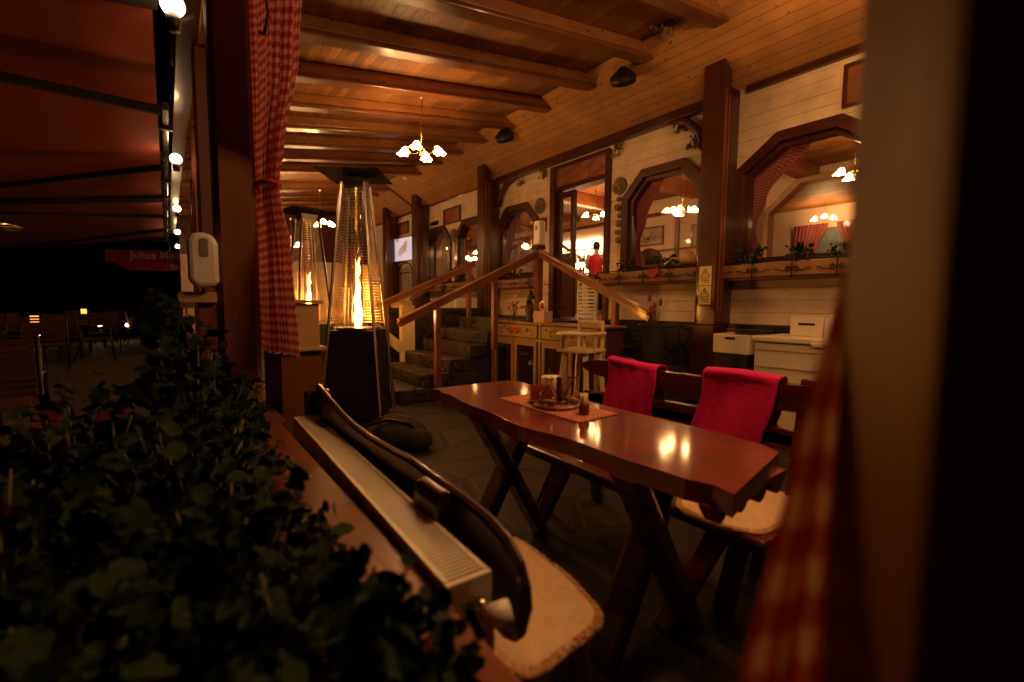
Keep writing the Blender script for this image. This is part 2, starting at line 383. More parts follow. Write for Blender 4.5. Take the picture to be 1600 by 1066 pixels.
# ------------------------------------------------------------------ facade
fac = empty('restaurant_wall', (W, 5, 0), 'cream boarded restaurant wall with arched windows over a dark stone plinth', 'wall')
def F(o): o.parent = fac; o.location = (-W, -5, 0); return o
wins = [(1.89, .70, .28), (3.50, .62, .31), (6.48, .60, .30), (8.00, .60, .30), (9.42, .60, .30)]
ZS, ZH, ZT = 1.62, 2.60, 2.91
def win_half(wi, z, off=0):
    yc, hw, th = wi
    if z <= ZH: return hw+off
    return hw + (th-hw)*(z-ZH)/(ZT-ZH) + off
def intervals(z0, z1):
    cuts = []
    for wi in wins:
        if z1 > ZS+.001 and z0 < ZT-.001:
            cuts.append((wi[0]-win_half(wi, z0, -.04), wi[0]-win_half(wi, z1, -.04), wi[0]+win_half(wi, z0, -.04), wi[0]+win_half(wi, z1, -.04)))
    if z0 < 3.28: cuts.append((4.38, 4.38, 5.55, 5.55))
    cuts.sort(); out = []; l0 = l1 = -2.0
    for a0, a1, b0, b1 in cuts: out.append((l0, l1, a0, a1)); l0, l1 = b0, b1
    out.append((l0, l1, 16, 16)); return out
b = MB(); z = .96; rows = []
marks = [.96, 1.09, 1.22, 1.355, 1.49, 1.62, 1.76, 1.90, 2.04, 2.18, 2.32, 2.46, 2.60, 2.755, 2.91, 3.03, 3.15, 3.28, 3.37, 3.47]
for z0, z1 in zip(marks, marks[1:]):
    for (a0, a1, c0, c1) in intervals(z0, z1):
        g0, g1 = z0+.009, z1-.006
        vs = [(W, a0, g0), (W, c0, g0), (W, c1, g1), (W, a1, g1), (W+.012, a0, z0), (W+.012, c0, z0), (W+.012, c1, z1), (W+.012, a1, z1),
              (W+.22, a0, z0), (W+.22, c0, z0), (W+.22, c1, z1), (W+.22, a1, z1)]
        b.add(vs, [(0,3,2,1), (0,1,5,4), (1,2,6,5), (2,3,7,6), (3,0,4,7), (4,5,9,8), (5,6,10,9), (6,7,11,10), (7,4,8,11), (8,9,10,11)])
F(b.build('siding', siding))
F(MB().box((W-.04, -2, 0), (W+.2, 2.7, .958)).box((W-.04, 5.9, 0), (W+.2, 16, .958)).box((W-.04, 2.7, 0), (W+.2, 5.9, .955)).build('stone_plinth', plinthm))
F(MB().box((W-.06, -2, 3.40), (W-.002, 2.5, 3.465)).box((W-.03, 7.2, 3.42), (W-.002, 16, 3.46)).box((W-.11, 2.9, 3.36), (W-.002, 7.0, 3.47)).build('top_trim', redwh, bevel=.006))
F(MB().box((W-.08, -2, .905), (W-.042, 2.5, .955)).build('plinth_ledge', black))
for s0, y0 in ((1, 2.95), (-1, 6.95)):
    F(MB().tube([(W-.07, y0, 2.95), (W-.07, y0+s0*.06, 3.15), (W-.07, y0+s0*.22, 3.30), (W-.07, y0+s0*.5, 3.38)], [.045, .05, .05, .03], 8).build('trim_bracket', redwh))
def octo(wi, off):
    yc, hw, th = wi; k = off*.41
    return [(yc-hw-off, ZS-.0), (yc-hw-off, ZH+k), (yc-th-k, ZT+off), (yc+th+k, ZT+off), (yc+hw+off, ZH+k), (yc+hw+off, ZS-.0)]
def ring(wi, o1, o2, x0, x1):
    P, Q = octo(wi, o1), octo(wi, o2); b = MB()
    vs = [(x0, *p) for p in P] + [(x0, *q) for q in Q] + [(x1, *p) for p in P] + [(x1, *q) for q in Q]; n = 6; fs = []
    for i in range(n-1):
        fs += [(i, i+1, n+i+1, n+i), (2*n+i, 3*n+i, 3*n+i+1, 2*n+i+1), (i, 2*n+i, 2*n+i+1, i+1), (n+i, n+i+1, 3*n+i+1, 3*n+i)]
    fs += [(0, n, 3*n, 2*n), (n-1, 3*n-1, 4*n-1, 2*n-1)]
    return b.add(vs, fs)
for wi in wins:
    yc, hw, th = wi
    fr = F(ring(wi, .0, -.105, W-.055, W+.06).build('window', redwh, bevel=.006))
    inn = ring(wi, -.106, -.15, W-.0, W+.10); inn.box((W, yc-hw+.11, ZS), (W+.1, yc+hw-.11, ZS+.05)); inn.build('inner_casing', redwh, fr)
    MB().prism(octo(wi, -.14), 'X', W+.05, W+.056).build('pane', windowm, fr)
# door
df = MB()
df.box((W-.05, 5.47, .96), (W+.15, 5.58, 3.33)).box((W-.05, 4.35, .96), (W+.15, 4.43, 3.33)).box((W-.05, 4.43, 2.93), (W+.15, 5.47, 3.0)).box((W-.05, 4.43, 3.28), (W+.15, 5.47, 3.33))
df = F(df.build('door_frame', redw, bevel=.006))
cb = MB().grid(lambda u, v: (W-.005-.02*abs(math.sin(u*19)*math.sin(v*5+u*7)), 4.43+u*1.04, 3.0+v*.28), 60, 16)
cb.box((W+.0, 4.43, 3.0), (W+.1, 5.47, 3.28)); cb.build('carved_panel', carved, df)
lf = MB(); lf.box((W+.02, 5.09, .97), (W+.08, 5.17, 2.92)).box((W+.02, 5.39, .97), (W+.08, 5.46, 2.92)).box((W+.02, 5.17, .97), (W+.08, 5.39, 1.08)).box((W+.02, 5.17, 1.85), (W+.08, 5.39, 1.97)).box((W+.02, 5.17, 2.82), (W+.08, 5.39, 2.92)).box((W+.035, 5.17, 1.08), (W+.065, 5.39, 1.85))
lf = F(lf.build('door_leaf', redw, bevel=.005)); MB().box((W+.045, 5.17, 1.97), (W+.05, 5.39, 2.82)).build('pane', windowm, lf)
MB().bar((W+.0, 5.12, 1.9), (W+.0, 5.12, 2.1), .015, .015).build('handle', brass, lf)
lf = MB().box((W+.15, 4.40, .97), (W+.62, 4.44, 1.3)).box((W+.15, 4.40, 1.3), (W+.22, 4.44, 2.92)).box((W+.55, 4.40, 1.3), (W+.62, 4.44, 2.92)).box((W+.22, 4.40, 2.8), (W+.55, 4.44, 2.92))
lf = F(lf.build('door_leaf', redw, bevel=.005)); MB().box((W+.22, 4.418, 1.3), (W+.55, 4.422, 2.8)).build('pane', windowm, lf)

# big wall posts
def wall_post(y, label):
    p = empty('wall_post', (4.63, y, 0), label, 'post', 'dark red posts standing against the restaurant wall')
    def ztop(x): return 3.46+.577*(5-x)+.03
    b = MB(); b.prism([(0, .95), (.15, .95), (.15, ztop(4.78)), (0, ztop(4.63))], 'Y', 0, .235); b.build('shaft', redw, p, bevel=.012)
    MB().box((.02, -.012, 1.1), (.05, .002, 3.4)).box((.09, -.012, 1.1), (.115, .002, 3.35)).build('corner_bead', raild, p)
    MB().box((.152, -.0, 0), (.33, .26, 3.44)).build('pilaster', redw, p, bevel=.01)
    MB().box((-.045, -.02, 0), (.149, .26, .95)).build('pedestal', redw, p, bevel=.012)
    return p
mp = wall_post(2.56, 'nearest tall red-brown wall post carrying the yellow warning stickers')
wall_post(6.99, 'tall red-brown wall post behind the stair railing')
wall_post(9.82, 'red-brown wall post just right of the lit television')
wall_post(11.62, 'farthest red-brown wall post left of the television')
# ------------------------------------------------------------------ landing and stairs
st = empty('stone_stairs', (3.7, 5, 0), 'dark stone steps and landing leading up to the door', 'stairs')
for k in range(5):
    xs = [1.93, 2.38, 2.72, 3.02, 3.28][k]
    b = MB(); n = 9
    pts = [(xs + (.14*(abs(i/(n-1)-.5)*2)**2 if k == 0 else .012*math.sin(i*2.3+k)) - 3.7, 4.86 + 1.34*i/(n-1) - 5) for i in range(n)]
    pts += [(0, 6.2-5), (0, 4.86-5)] if k else [(0, 6.2-5), (0, 4.86-5)]
    b.prism(pts, 'Z', .16*k + (.0 if k == 0 else .001), .16*(k+1)); b.build('step', plinthm, st, bevel=.015)
MB().box((0, 4.30-5, 0), (W-.05-3.7, 6.3-5, .96)).build('landing', plinthm, st, bevel=.012)
for k in range(5):
    MB().box((.2, 4.298-.32*(k+1)-5, 0), (W-.05-3.7, 4.298-.32*k-5, .80-.16*k)).build('step', plinthm, st, bevel=.012)
# railings
rl = empty('stair_railing', (3.87, 4.55, .96), 'near brown wooden stair railing rising to a peak at the newel', 'railing', 'brown wooden stair railings')
def rel(p): return (p[0]-3.87, p[1]-4.55, p[2]-.96)
def rails(par, a, b, posts, off):
    o = MB(); a, b = Vector(off(a)), Vector(off(b)); o.bar(a, b, .08, .038); o.build('handrail', railw, par, bevel=.008)
    dz = Vector((0, 0, -.049)); MB().bar(a+dz, b+dz, .04, .058).build('lower_rail', raild, par)
    for x, y, z0, z1 in posts: MB().cbox(off((x, y, (z0+z1)/2)), (.065, .065, z1-z0)).build('baluster', raild, par, bevel=.006)
rails(rl, (3.84, 4.55, 1.845), (1.98, 4.66, .975), [(2.44, 4.63, .0, 1.10), (3.2, 4.59, .6, 1.46)], rel)
rails(rl, (3.87, 4.52, 1.845), (3.87, 2.82, 1.075), [(3.87, 3.27, .3, 1.20)], rel)
MB().cbox(rel((3.87, 4.56, 1.37)), (.09, .09, .84)).build('newel', raild, rl, bevel=.01)
MB().cbox(rel((3.87, 4.56, 1.90)), (.13, .13, .06)).build('newel_cap', redw, rl, bevel=.01)
rl2 = empty('stair_railing', (2.5, 6.2, 0), 'far straight wooden stair railing behind the heater', 'railing', 'brown wooden stair railings')
rails(rl2, (3.93, 6.2, 1.83), (2.33, 6.2, 1.14), [(2.46, 6.2, .0, 1.13), (3.82, 6.2, .96, 1.73)], lambda p: (p[0]-2.5, p[1]-6.2, p[2]))
MB().bar((1.4, .35, 1.80), (.75, .9, 1.22), .05, .07).build('diagonal_rail', redw, rl2)
wp = empty('boarded_pillar', (2.88, 6.45, 0), 'pale boarded pillar with a slanting brace beside the steps', 'pillar')
MB().box((-.1, -.05, 0), (.11, .05, 1.13)).build('board', chairw, wp, bevel=.004)
MB().bar((-.1, -.06, .48), (-.55, -.06, .85), .03, .14).build('slanting_board', chairw, wp, bevel=.004)

# ================================================================== INTERIOR
fi = struct(MB().box((W+.2, -1, .86), (13, 15, .958)).build('dining_room_floor', woodf))
ir = empty('dining_room', (9, 5, .96), 'cream dining room seen through the windows with wooden ceiling', 'room')
def I(o): o.parent = ir; o.location = (-9, -5, -.96); return o
b = MB(); b.box((9, -1, .96), (9.15, 2.05, 3.6)).box((9, 4.10, .96), (9.15, 15, 3.6))
b.prism([(2.05, 3.6), (2.05, 2.92), (2.62, 3.44), (3.52, 3.44), (4.10, 2.92), (4.10, 3.6)], 'X', 9, 9.15)
I(b.build('back_wall', plaster))
I(MB().box((W+.3, -1.1, .96), (13, -1, 3.7)).box((W+.3, 15, .96), (13, 15.1, 3.7)).build('end_wall', plaster))
I(MB().box((W+.2, -1.1, 3.56), (13, 15, 3.66)).build('ceiling', pine))
for y in (-.2, 1.4, 3.3, 5.2, 7.1, 9.0, 10.9, 12.8):
    o = MB().prism([(5.25, 3.30), (8.5, 3.30), (8.7, 3.42), (9.0, 3.42), (9.0, 3.555), (5.25, 3.555)], 'Y', y-.09, y+.09)
    I(o.build('ceiling_beam', railw, bevel=.01))
I(MB().box((8.94, 4.4, 3.19), (8.995, 15, 3.27)).build('wall_rail', raild))
I(MB().box((8.95, 5.86, .96), (8.995, 5.95, 3.18)).box((8.95, 5.45, 2.40), (8.995, 8.2, 2.43)).build('wall_batten', raild))
b = MB(); P1 = [(2.05, 1.0), (2.05, 2.92), (2.62, 3.44), (3.52, 3.44), (4.10, 2.92), (4.10, 1.0)]; P2 = [(2.15, 1.0), (2.15, 2.88), (2.66, 3.34), (3.48, 3.34), (4.0, 2.88), (4.0, 1.0)]
vs = [(8.96, *p) for p in P1]+[(8.96, *p) for p in P2]+[(9.2, *p) for p in P1]+[(9.2, *p) for p in P2]; fs = []
for i in range(5): fs += [(i, i+1, 7+i, 6+i), (12+i, 18+i, 19+i, 13+i), (i, 12+i, 13+i, i+1), (6+i, 7+i, 19+i, 18+i)]
b.add(vs, fs); I(b.build('arch_frame', plyw, bevel=.005))
I(MB().box((8.6, 4.18, .96), (8.9, 4.42, 3.0)).build('timber_pillar', raild, bevel=.01))
I(MB().box((12.6, -1, .96), (12.7, 15, 3.56)).build('far_wall', plaster))
I(MB().box((12.55, 3.3, 1.3), (12.595, 4.95, 3.05)).build('night_window', bluegrey))
I(MB().bar((5.6, 8.5, 1.9), (8.9, 9.6, 3.3), .25, .3).build('roof_strut', carved))
I(MB().bar((8.93, 10.3, 3.3), (8.93, 7.95, 1.95), .06, .09).build('sloping_rail', raild))
# curtains (pleated gingham)
CS = .021
def curtain(name, rows, amp, pleats, label, group, parent=None, vert=True, cell=CS, nu=90, mat=None, part=False):
    # rows: list of (z, (x0,y0), (x1,y1))
    rows = sorted(rows, key=lambda r: -r[0]); zt = rows[0][0]; zb = rows[-1][0]
    full = max(math.dist(r[1], r[2]) for r in rows)*1.9
    def at(v):
        z = zt + (zb-zt)*v
        for r0, r1 in zip(rows, rows[1:]):
            if r1[0] <= z+1e-6 <= r0[0]+2e-6:
                t = (r0[0]-z)/(r0[0]-r1[0]); t = t*t*(3-2*t)
                return z, [a+(b-a)*t for a, b in zip(r0[1], r1[1])], [a+(b-a)*t for a, b in zip(r0[2], r1[2])]
        return z, rows[-1][1], rows[-1][2]
    def fn(u, v):
        z, a, c = at(v); d = Vector((c[0]-a[0], c[1]-a[1])); n = Vector((-d.y, d.x)).normalized() if d.length > 1e-6 else Vector((1, 0))
        k = math.sin(u*pleats*2*math.pi + .6*math.sin(v*5)) * amp * (.6+.4*math.sin(u*9+v*4))
        return (a[0]+d.x*u+n.x*k, a[1]+d.y*u+n.y*k, z+.004*math.sin(u*40))
    b = MB().grid(fn, nu, 40, True, lambda u, v: (u*full/cell, v*(zt-zb)/cell))
    return b.build(name, mat or checks, parent)
for i, wi in enumerate(wins):
    yc, hw, th = wi
    for s0 in ((1, -1) if i > 1 else (1,)):
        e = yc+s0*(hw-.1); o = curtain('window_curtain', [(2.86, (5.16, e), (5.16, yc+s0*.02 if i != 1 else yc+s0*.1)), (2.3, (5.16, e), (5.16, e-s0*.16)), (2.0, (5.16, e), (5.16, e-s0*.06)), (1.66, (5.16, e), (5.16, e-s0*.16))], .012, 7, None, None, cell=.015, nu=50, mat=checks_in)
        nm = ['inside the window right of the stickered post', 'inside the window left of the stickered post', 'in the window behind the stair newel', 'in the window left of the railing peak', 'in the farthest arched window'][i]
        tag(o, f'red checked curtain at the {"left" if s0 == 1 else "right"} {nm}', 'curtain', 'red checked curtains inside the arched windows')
for y0, y1, l in ((4.95, 4.22, 'left red curtain of the inner room seen through the inner arch'), (3.3, 4.05, 'right red curtain of the inner room seen through the inner arch')):
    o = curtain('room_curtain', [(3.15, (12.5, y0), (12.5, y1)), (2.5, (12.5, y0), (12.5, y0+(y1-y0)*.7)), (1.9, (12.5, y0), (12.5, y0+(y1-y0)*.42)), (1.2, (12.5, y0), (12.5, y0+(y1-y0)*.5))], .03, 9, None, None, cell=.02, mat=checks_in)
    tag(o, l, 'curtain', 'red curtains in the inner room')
# chandeliers
def chandelier(name, label, group, glowm, sc=1.0, chain=.55, n=4):
    c = empty(name, (0, 0, 0), label, 'chandelier', group)
    b = MB(); b.tube([(0, 0, .06), (0, 0, chain)], .005, 6); b.lathe([(.0, chain-.05), (.03, chain-.04), (.045, chain-.005), (.045, chain)], n=12)
    for i in range(int(chain/.045)): b.cbox((0, 0, .08+i*.045), (.016 if i % 2 else .006, .006 if i % 2 else .016, .03))
    b.build('chain', brass, c)
    MB().lathe([(0, -.09), (.012, -.085), (.022, -.06), (.012, -.045), (.035, -.02), (.045, .0), (.03, .02), (.012, .035), (.02, .055), (0, .075)]).build('body', brass, c)
    for k in range(n):
        t = 2*math.pi*k/n + .5; d = Vector((math.cos(t), math.sin(t), 0))
        pts = [Vector((0, 0, -.01)), d*.06+Vector((0, 0, -.05)), d*.12+Vector((0, 0, -.045)), d*.16+Vector((0, 0, .0)), d*.19+Vector((0, 0, .03))]
        arm = MB().tube(pts, .006, 6).ball(d*.16+Vector((0, 0, .035)), .012, 6).build('arm', brass, c)
        sh = MB(); R0 = .045; prof = [(.012, .03), (.03, .015), (.042, -.01), (.05, -.035), (.062, -.055)]
        vs = []; nn = 20
        for r, z in prof:
            for j in range(nn):
                a = 2*math.pi*j/nn; rr = r*(1+(.22*math.cos(5*a) if r > .045 else 0))
                vs.append(d*.2+Vector((rr*math.cos(a), rr*math.sin(a), z-.002*math.cos(5*a)))+d*(-z*.4))
        fs = [(i*nn+j, i*nn+(j+1) % nn, (i+1)*nn+(j+1) % nn, (i+1)*nn+j) for i in range(4) for j in range(nn)]+[tuple(range(nn))[::-1], tuple(range(4*nn, 5*nn))]
        sh.add(vs, fs, True); sh.build('glass_shade', glowm, arm)
    c.scale = (sc,)*3; return c
ch0 = chandelier('chandelier', 'lit brass chandelier with flower shades hanging over the terrace near the heater', 'terrace chandeliers', glow_ch, 1.0, .62)
put(ch0, 2.45, 5.03, 2.96, .35)
c2 = copy_tree(ch0); put(c2, 2.42, 9.35, 2.72, 1.1, 'lit chandelier farther back seen between the two heaters')
c2 = copy_tree(ch0); put(c2, 1.55, .55, 2.72, .3, 'lit chandelier high above the dining table nearest the camera')
c2 = copy_tree(ch0); put(c2, 3.4, 1.02, 3.26, .9, 'lit chandelier above the red throws near the sloping panel')
c2 = copy_tree(ch0); put(c2, 2.5, 12.35, 2.62, .2, 'small far lit chandelier near the end wall of the terrace')
chi = chandelier('chandelier', 'lit chandelier inside behind the window left of the stickered post', 'dining room chandeliers', glow_in, .85, .7, 3)
put(chi, 7.0, 4.52, 2.78, .3)
for x, y, z, l in ((7.2, 6.68, 3.05, 'lit chandelier inside the open door above the bar'), (12.0, 4.14, 3.22, 'lit chandelier in the inner room beyond the inner arch'), (7.5, 9.4, 2.72, 'lit chandelier inside behind the railing peak'),
                   (7.5, 13.2, 3.0, 'lit chandelier inside the farthest window'), (7.3, 2.2, 2.95, 'lit chandelier inside above the nearest window'), (7.6, 11.6, 2.75, 'lit chandelier inside left of the tall far post')):
    put(copy_tree(chi), x, y, z, x*2+y, l)
# interior things
def picture(loc, w_, h_, label, body, art=None, name='framed_picture', fm=None):
    p = empty(name, loc, label, 'picture'); t = .03
    b = MB(); b.box((-t, -w_/2, -h_/2), (0, w_/2, -h_/2+t)).box((-t, -w_/2, h_/2-t), (0, w_/2, h_/2)).box((-t, -w_/2, -h_/2+t), (0, -w_/2+t, h_/2-t)).box((-t, w_/2-t, -h_/2+t), (0, w_/2, h_/2-t))
    b.build('frame', fm or raild, p); MB().box((-.008, -w_/2+t, -h_/2+t), (-.002, w_/2-t, h_/2-t)).build('print', body, p)
    if art: art(p)
    return p
def scribble(p):
    b = MB()
    random.seed(3)
    for i in range(34):
        y = random.uniform(-.25, .25); z = -.07+random.gauss(0, .035); b.cbox((-.011, y, z), (.003, random.uniform(.02, .09), .012))
    b.box((-.013, -.02, 0), (-.009, -.005, .12)); b.build('drawing', inkm, p)
picture((8.99, 6.58, 2.76), .66, .42, 'wide framed landscape drawing on the dining room wall', plain('paper', (.45, .42, .36), .7), scribble)
picture((8.99, 5.38, 2.64), .36, .50, 'tall framed print on the dining room wall beside the stickered post', plain('paper_b', (.5, .46, .42), .7))
ck = picture((8.59, 4.30, 2.42), .16, .24, 'small dark framed clock on the pillar inside the nearest window', gold, name='wall_clock', fm=inkm); ck['category'] = 'clock'
MB().lathe([(0, -.02), (.03, -.02), (.035, -.014)], (-.0, 0, 0), 14, 'X').build('dial', cream, ck)
rk = empty('wine_rack', (8.9, 6.6, .96), 'dark arched rack of bottles under the landscape drawing', 'rack')
b = MB(); pts = [(-.36, 0), (-.36, 1.15)]+[(-.36*math.cos(t*math.pi/10), 1.15+.38*math.sin(t*math.pi/10)) for t in range(1, 10)]+[(.36, 1.15), (.36, 0)]
b.prism(pts, 'X', .02, .09); b.build('back_board', redw, rk)
MB().box((-.1, -.33, .8), (.02, .33, .83)).box((-.1, -.33, 1.1), (.02, .33, 1.13)).build('shelf', raild, rk)
for i in range(9):
    MB().lathe([(.025, 0), (.027, .14), (.01, .18), (.01, .23), (0, .23)], (-.04, -.28+i*.07, 1.13-.3*(i % 2)), 8).build('bottle', black, rk)
def person():
    p = empty('person', (8.1, 7.45, .96), 'person seen from behind in a red quilted vest and pale shirt inside the doorway', 'person', rz=R(-70))
    # one continuous skin-modifier body
    J = {'pel': (0, 0, .90, .12, .10), 'ab': (0, .0, 1.05, .12, .09), 'ch': (0, .0, 1.25, .15, .10), 'nk0': (0, .0, 1.40, .08, .06), 'nk': (0, .01, 1.46, .05, .05), 'hd': (0, .03, 1.55, .078, .09), 'tp': (0, .02, 1.63, .06, .07),
         'ls': (-.17, 0, 1.36, .055, .055), 'le': (-.25, .05, 1.12, .042, .042), 'lw': (-.20, .26, 1.05, .03, .03), 'rs': (.17, 0, 1.36, .055, .055), 're': (.27, .04, 1.12, .042, .042), 'rw': (.24, .24, 1.10, .03, .03),
         'lh': (-.09, 0, .84, .085, .085), 'lk': (-.10, .02, .47, .06, .06), 'la': (-.10, 0, .08, .04, .04), 'lf': (-.10, .14, .03, .03, .025),
         'rh': (.09, 0, .84, .085, .085), 'rk': (.10, .02, .47, .06, .06), 'ra': (.10, 0, .08, .04, .04), 'rf': (.10, .14, .03, .03, .025)}
    E_ = [('pel', 'ab'), ('ab', 'ch'), ('ch', 'nk0'), ('nk0', 'nk'), ('nk', 'hd'), ('hd', 'tp'), ('ch', 'ls'), ('ls', 'le'), ('le', 'lw'), ('ch', 'rs'), ('rs', 're'), ('re', 'rw'), ('pel', 'lh'), ('lh', 'lk'), ('lk', 'la'), ('la', 'lf'), ('pel', 'rh'), ('rh', 'rk'), ('rk', 'ra'), ('ra', 'rf')]
    # fingers
    for s_, wn in ((-1, 'lw'), (1, 'rw')):
        x, y, z, *_ = J[wn]; J[wn+'p'] = (x, y+.06, z-.005, .034, .02); E_.append((wn, wn+'p'))
        for f in range(4):
            k = f'{wn}f{f}'; J[k] = (x+(f-1.5)*.018, y+.11, z-.01, .009, .009); J[k+'b'] = (x+(f-1.5)*.018, y+.11+[.045, .055, .05, .035][f], z-.03, .007, .007)
            E_ += [(wn+'p', k), (k, k+'b')]
        k = wn+'t'; J[k] = (x-s_*.035, y+.07, z, .01, .01); J[k+'b'] = (x-s_*.05, y+.11, z-.01, .008, .008); E_ += [(wn+'p', k), (k, k+'b')]
    ks = list(J); me = bpy.data.meshes.new('body'); me.from_pydata([J[k][:3] for k in ks], [(ks.index(a), ks.index(c)) for a, c in E_], [])
    o = bpy.data.objects.new('body', me); COL.objects.link(o); o.parent = p; me.materials.append(skin)
    sk = o.modifiers.new('sk', 'SKIN'); sk.use_smooth_shade = True
    if not me.skin_vertices: 
        bpy.context.view_layer.objects.active = o
        try: bpy.ops.mesh.customdata_skin_add()
        except Exception: pass
    if me.skin_vertices:
        for i, k in enumerate(ks): me.skin_vertices[0].data[i].radius = J[k][3:5]
        me.skin_vertices[0].data[0].use_root = True
    o.modifiers.new('su', 'SUBSURF').render_levels = 2
    def shell(nm, rings, mt, n=18):
        b = MB(); vs = []
        for x, y, z, a, c in rings:
            for k in range(n): t = 2*math.pi*k/n; vs.append((x+a*math.cos(t), y+c*math.sin(t), z))
        m_ = len(rings); b.add(vs, [(i*n+k, i*n+(k+1) % n, (i+1)*n+(k+1) % n, (i+1)*n+k) for i in range(m_-1) for k in range(n)], True)
        return b.build(nm, mt, p, solid=.006)
    q = []
    for i in range(13):
        z = .90+i*.04; r = .145+.008*math.sin(i*1.2)**2+(.02 if z > 1.15 else 0)-(max(0, z-1.3)*.75); q.append((0, 0, z, r, r*.78+.0))
    shell('vest', q, vestm)
    for s_ in (-1, 1):
        a = [(s_*.17, 0, 1.38), (s_*.215, .02, 1.25), (s_*(.25 if s_ < 0 else .27), .05, 1.12), (s_*.235, .15, 1.09), (s_*(.2 if s_ < 0 else .24), .24, 1.07)]
        MB().tube(a, [.075, .066, .058, .052, .044], 12).build('sleeve', shirtm, p)
    b = MB()
    for s_ in (-1, 1): b.tube([(s_*.075, 0, .93), (s_*.09, 0, .82), (s_*.1, .02, .47), (s_*.1, 0, .1)], [.115, .11, .08, .065], 14)
    b.build('trousers', black, p)
    MB().ball((0, .0, 1.60), .098, 12, (.88, 1.0, 1.1)).build('hair', hairm, p)
    MB().ball((-.092, .03, 1.55), .018, 6, (.4, 1, 1.5)).ball((.092, .03, 1.55), .018, 6, (.4, 1, 1.5)).ball((0, .125, 1.54), .014, 6, (1, 1, 1.6)).ball((-.03, .115, 1.565), .009, 6).ball((.03, .115, 1.565), .009, 6).cbox((0, .113, 1.505), (.04, .006, .008)).build('face', skin, p)
person()
bar = empty('bar_counter', (8.0, 8.6, .96), 'lit bar counter with a till inside the doorway', 'bar counter')
MB().box((-.3, -.7, 0), (.1, 1.6, 1.02)).build('counter', carved, bar); MB().box((-.36, -.75, 1.02), (.14, 1.65, 1.07)).build('worktop', raild, bar)
MB().cbox((-.15, -.45, 1.22), (.03, .34, .22), R(0)).build('till', black, bar)
MB().box((-.17, -.6, 1.13), (-.166, -.3, 1.31)).build('till_screen', screen_g, bar)
sh = empty('bottle_shelf', (8.97, 9.0, .96), 'brightly backlit shelf of bottles behind the bar', 'shelf')
MB().box((-.03, -.9, 1.05), (0, 1.1, 1.95)).build('lit_back', shelf_g, sh)
MB().box((-.25, -.9, 1.33), (-.03, 1.1, 1.36)).box((-.25, -.9, 1.64), (-.03, 1.1, 1.67)).box((-.25, -.9, 1.02), (-.03, 1.1, 1.05)).build('boards', raild, sh)
random.seed(5)
for i in range(22):
    MB().lathe([(.032, 0), (.034, .13), (.012, .18), (.012, .24), (0, .24)], (-.15, -.82+(i % 11)*.17+random.uniform(-.03, .03), (1.36, 1.05)[i//11]), 8).build('bottle', random.choice([black, greenp, redp, gold]), sh)
for (y, r_, l, n_) in ((5.80, .13, 'round wicker basket on the inner sill by the wooden batten', 'basket'), (5.5, .16, 'larger round basket on the inner sill near the stickered post', 'basket')):
    o = MB().lathe([(r_*.5, 0), (r_*.95, r_*.4), (r_, r_*.9), (r_*.8, r_*1.5), (r_*.3, r_*1.8), (0, r_*1.85)], (8.75, y, 2.05), 16).build('basket', plyw); tag(o, l, n_)
o = MB().box((8.55, 5.2, 1.96), (8.95, 7.4, 2.045)).box((8.85, 5.2, .96), (8.95, 5.3, 1.96)).box((8.85, 7.3, .96), (8.95, 7.4, 1.96)).build('console_shelf', raild); tag(o, 'long brown shelf below the pictures in the dining room', 'shelf')

# ================================================================== WALL DECORATION
def scroll(b, x, y, z, s):
    for k in (-1, 1):
        pts = [(x, y+k*(.02+.13*t+.03*math.cos(8*t)*t), z+.03*math.sin(8*t)*(t)) for t in [i/14 for i in range(15)]]
        b.tube(pts, .005, 5)
        b.tube([(x, y+k*.15+.022*math.cos(a), z+.022*math.sin(a)) for a in [i*.7 for i in range(9)]], .005, 5)
def window_box(yc, hw, label, n):
    p = empty('window_box', (W-.06, yc, 1.46), label, 'window box', 'flower boxes under the arched windows')
    MB().box((-.16, -hw, .0), (.055, hw, .13)).build('box', boxw, p, bevel=.005)
    MB().box((-.175, -hw-.015, -.035), (.055, hw+.015, -.003)).build('shelf', redwh, p, bevel=.004)
    b = MB(); b.tube([(-.175, -hw, .15), (-.175, hw, .15)], .006, 6)
    for i in range(n+1): y = -hw+2*hw*i/n; b.tube([(-.175, y, -.02), (-.175, y, .18)], .006, 6)
    for i in range(n): scroll(b, -.178, -hw+2*hw*(i+.5)/n, .06, 1)
    b.build('iron_scrollwork', black, p); return p
boxes = [window_box(1.89, .74, 'wooden flower box with iron scrolls under the nearest window', 4), window_box(3.60, .75, 'wooden flower box with a red heart under the window left of the stickered post', 4),
         window_box(6.48, .62, 'flower box under the window behind the newel', 3), window_box(8.1, .62, 'flower box under the window left of the tall post', 3), window_box(9.42, .6, 'flower box under the farthest arched window', 3)]
h = MB().prism([(.0+.075*math.sin(t)**3*1.0, .02+.06*(math.cos(t)-.35*math.cos(2*t)-.12*math.cos(3*t))) for t in [i*2*math.pi/24 for i in range(24)]], 'X', -.03, 0).build('heart', redp); h.location = (W-.245, 3.42, 1.54)
tag(h, 'red heart decoration hanging on the flower box', 'heart')
def leaf(b, c, s, rx, ry, rz, lobes=5, n=15):
    M = Euler((rx, ry, rz)).to_matrix(); c = Vector(c); vs = [c + M @ Vector((0, 0, -.12*s))]
    for k in range(n):
        t = 2*math.pi*k/n; r = s*(1-.18*abs(math.sin(lobes*t/2+.4)))*(1 if abs(math.sin(t/2)) > .12 else .45)
        vs.append(c + M @ Vector((-r*math.cos(t), r*math.sin(t), .10*s*math.sin(3*t))))
    b.add(vs, [(0, 1+k, 1+(k+1) % n) for k in range(n)], True)
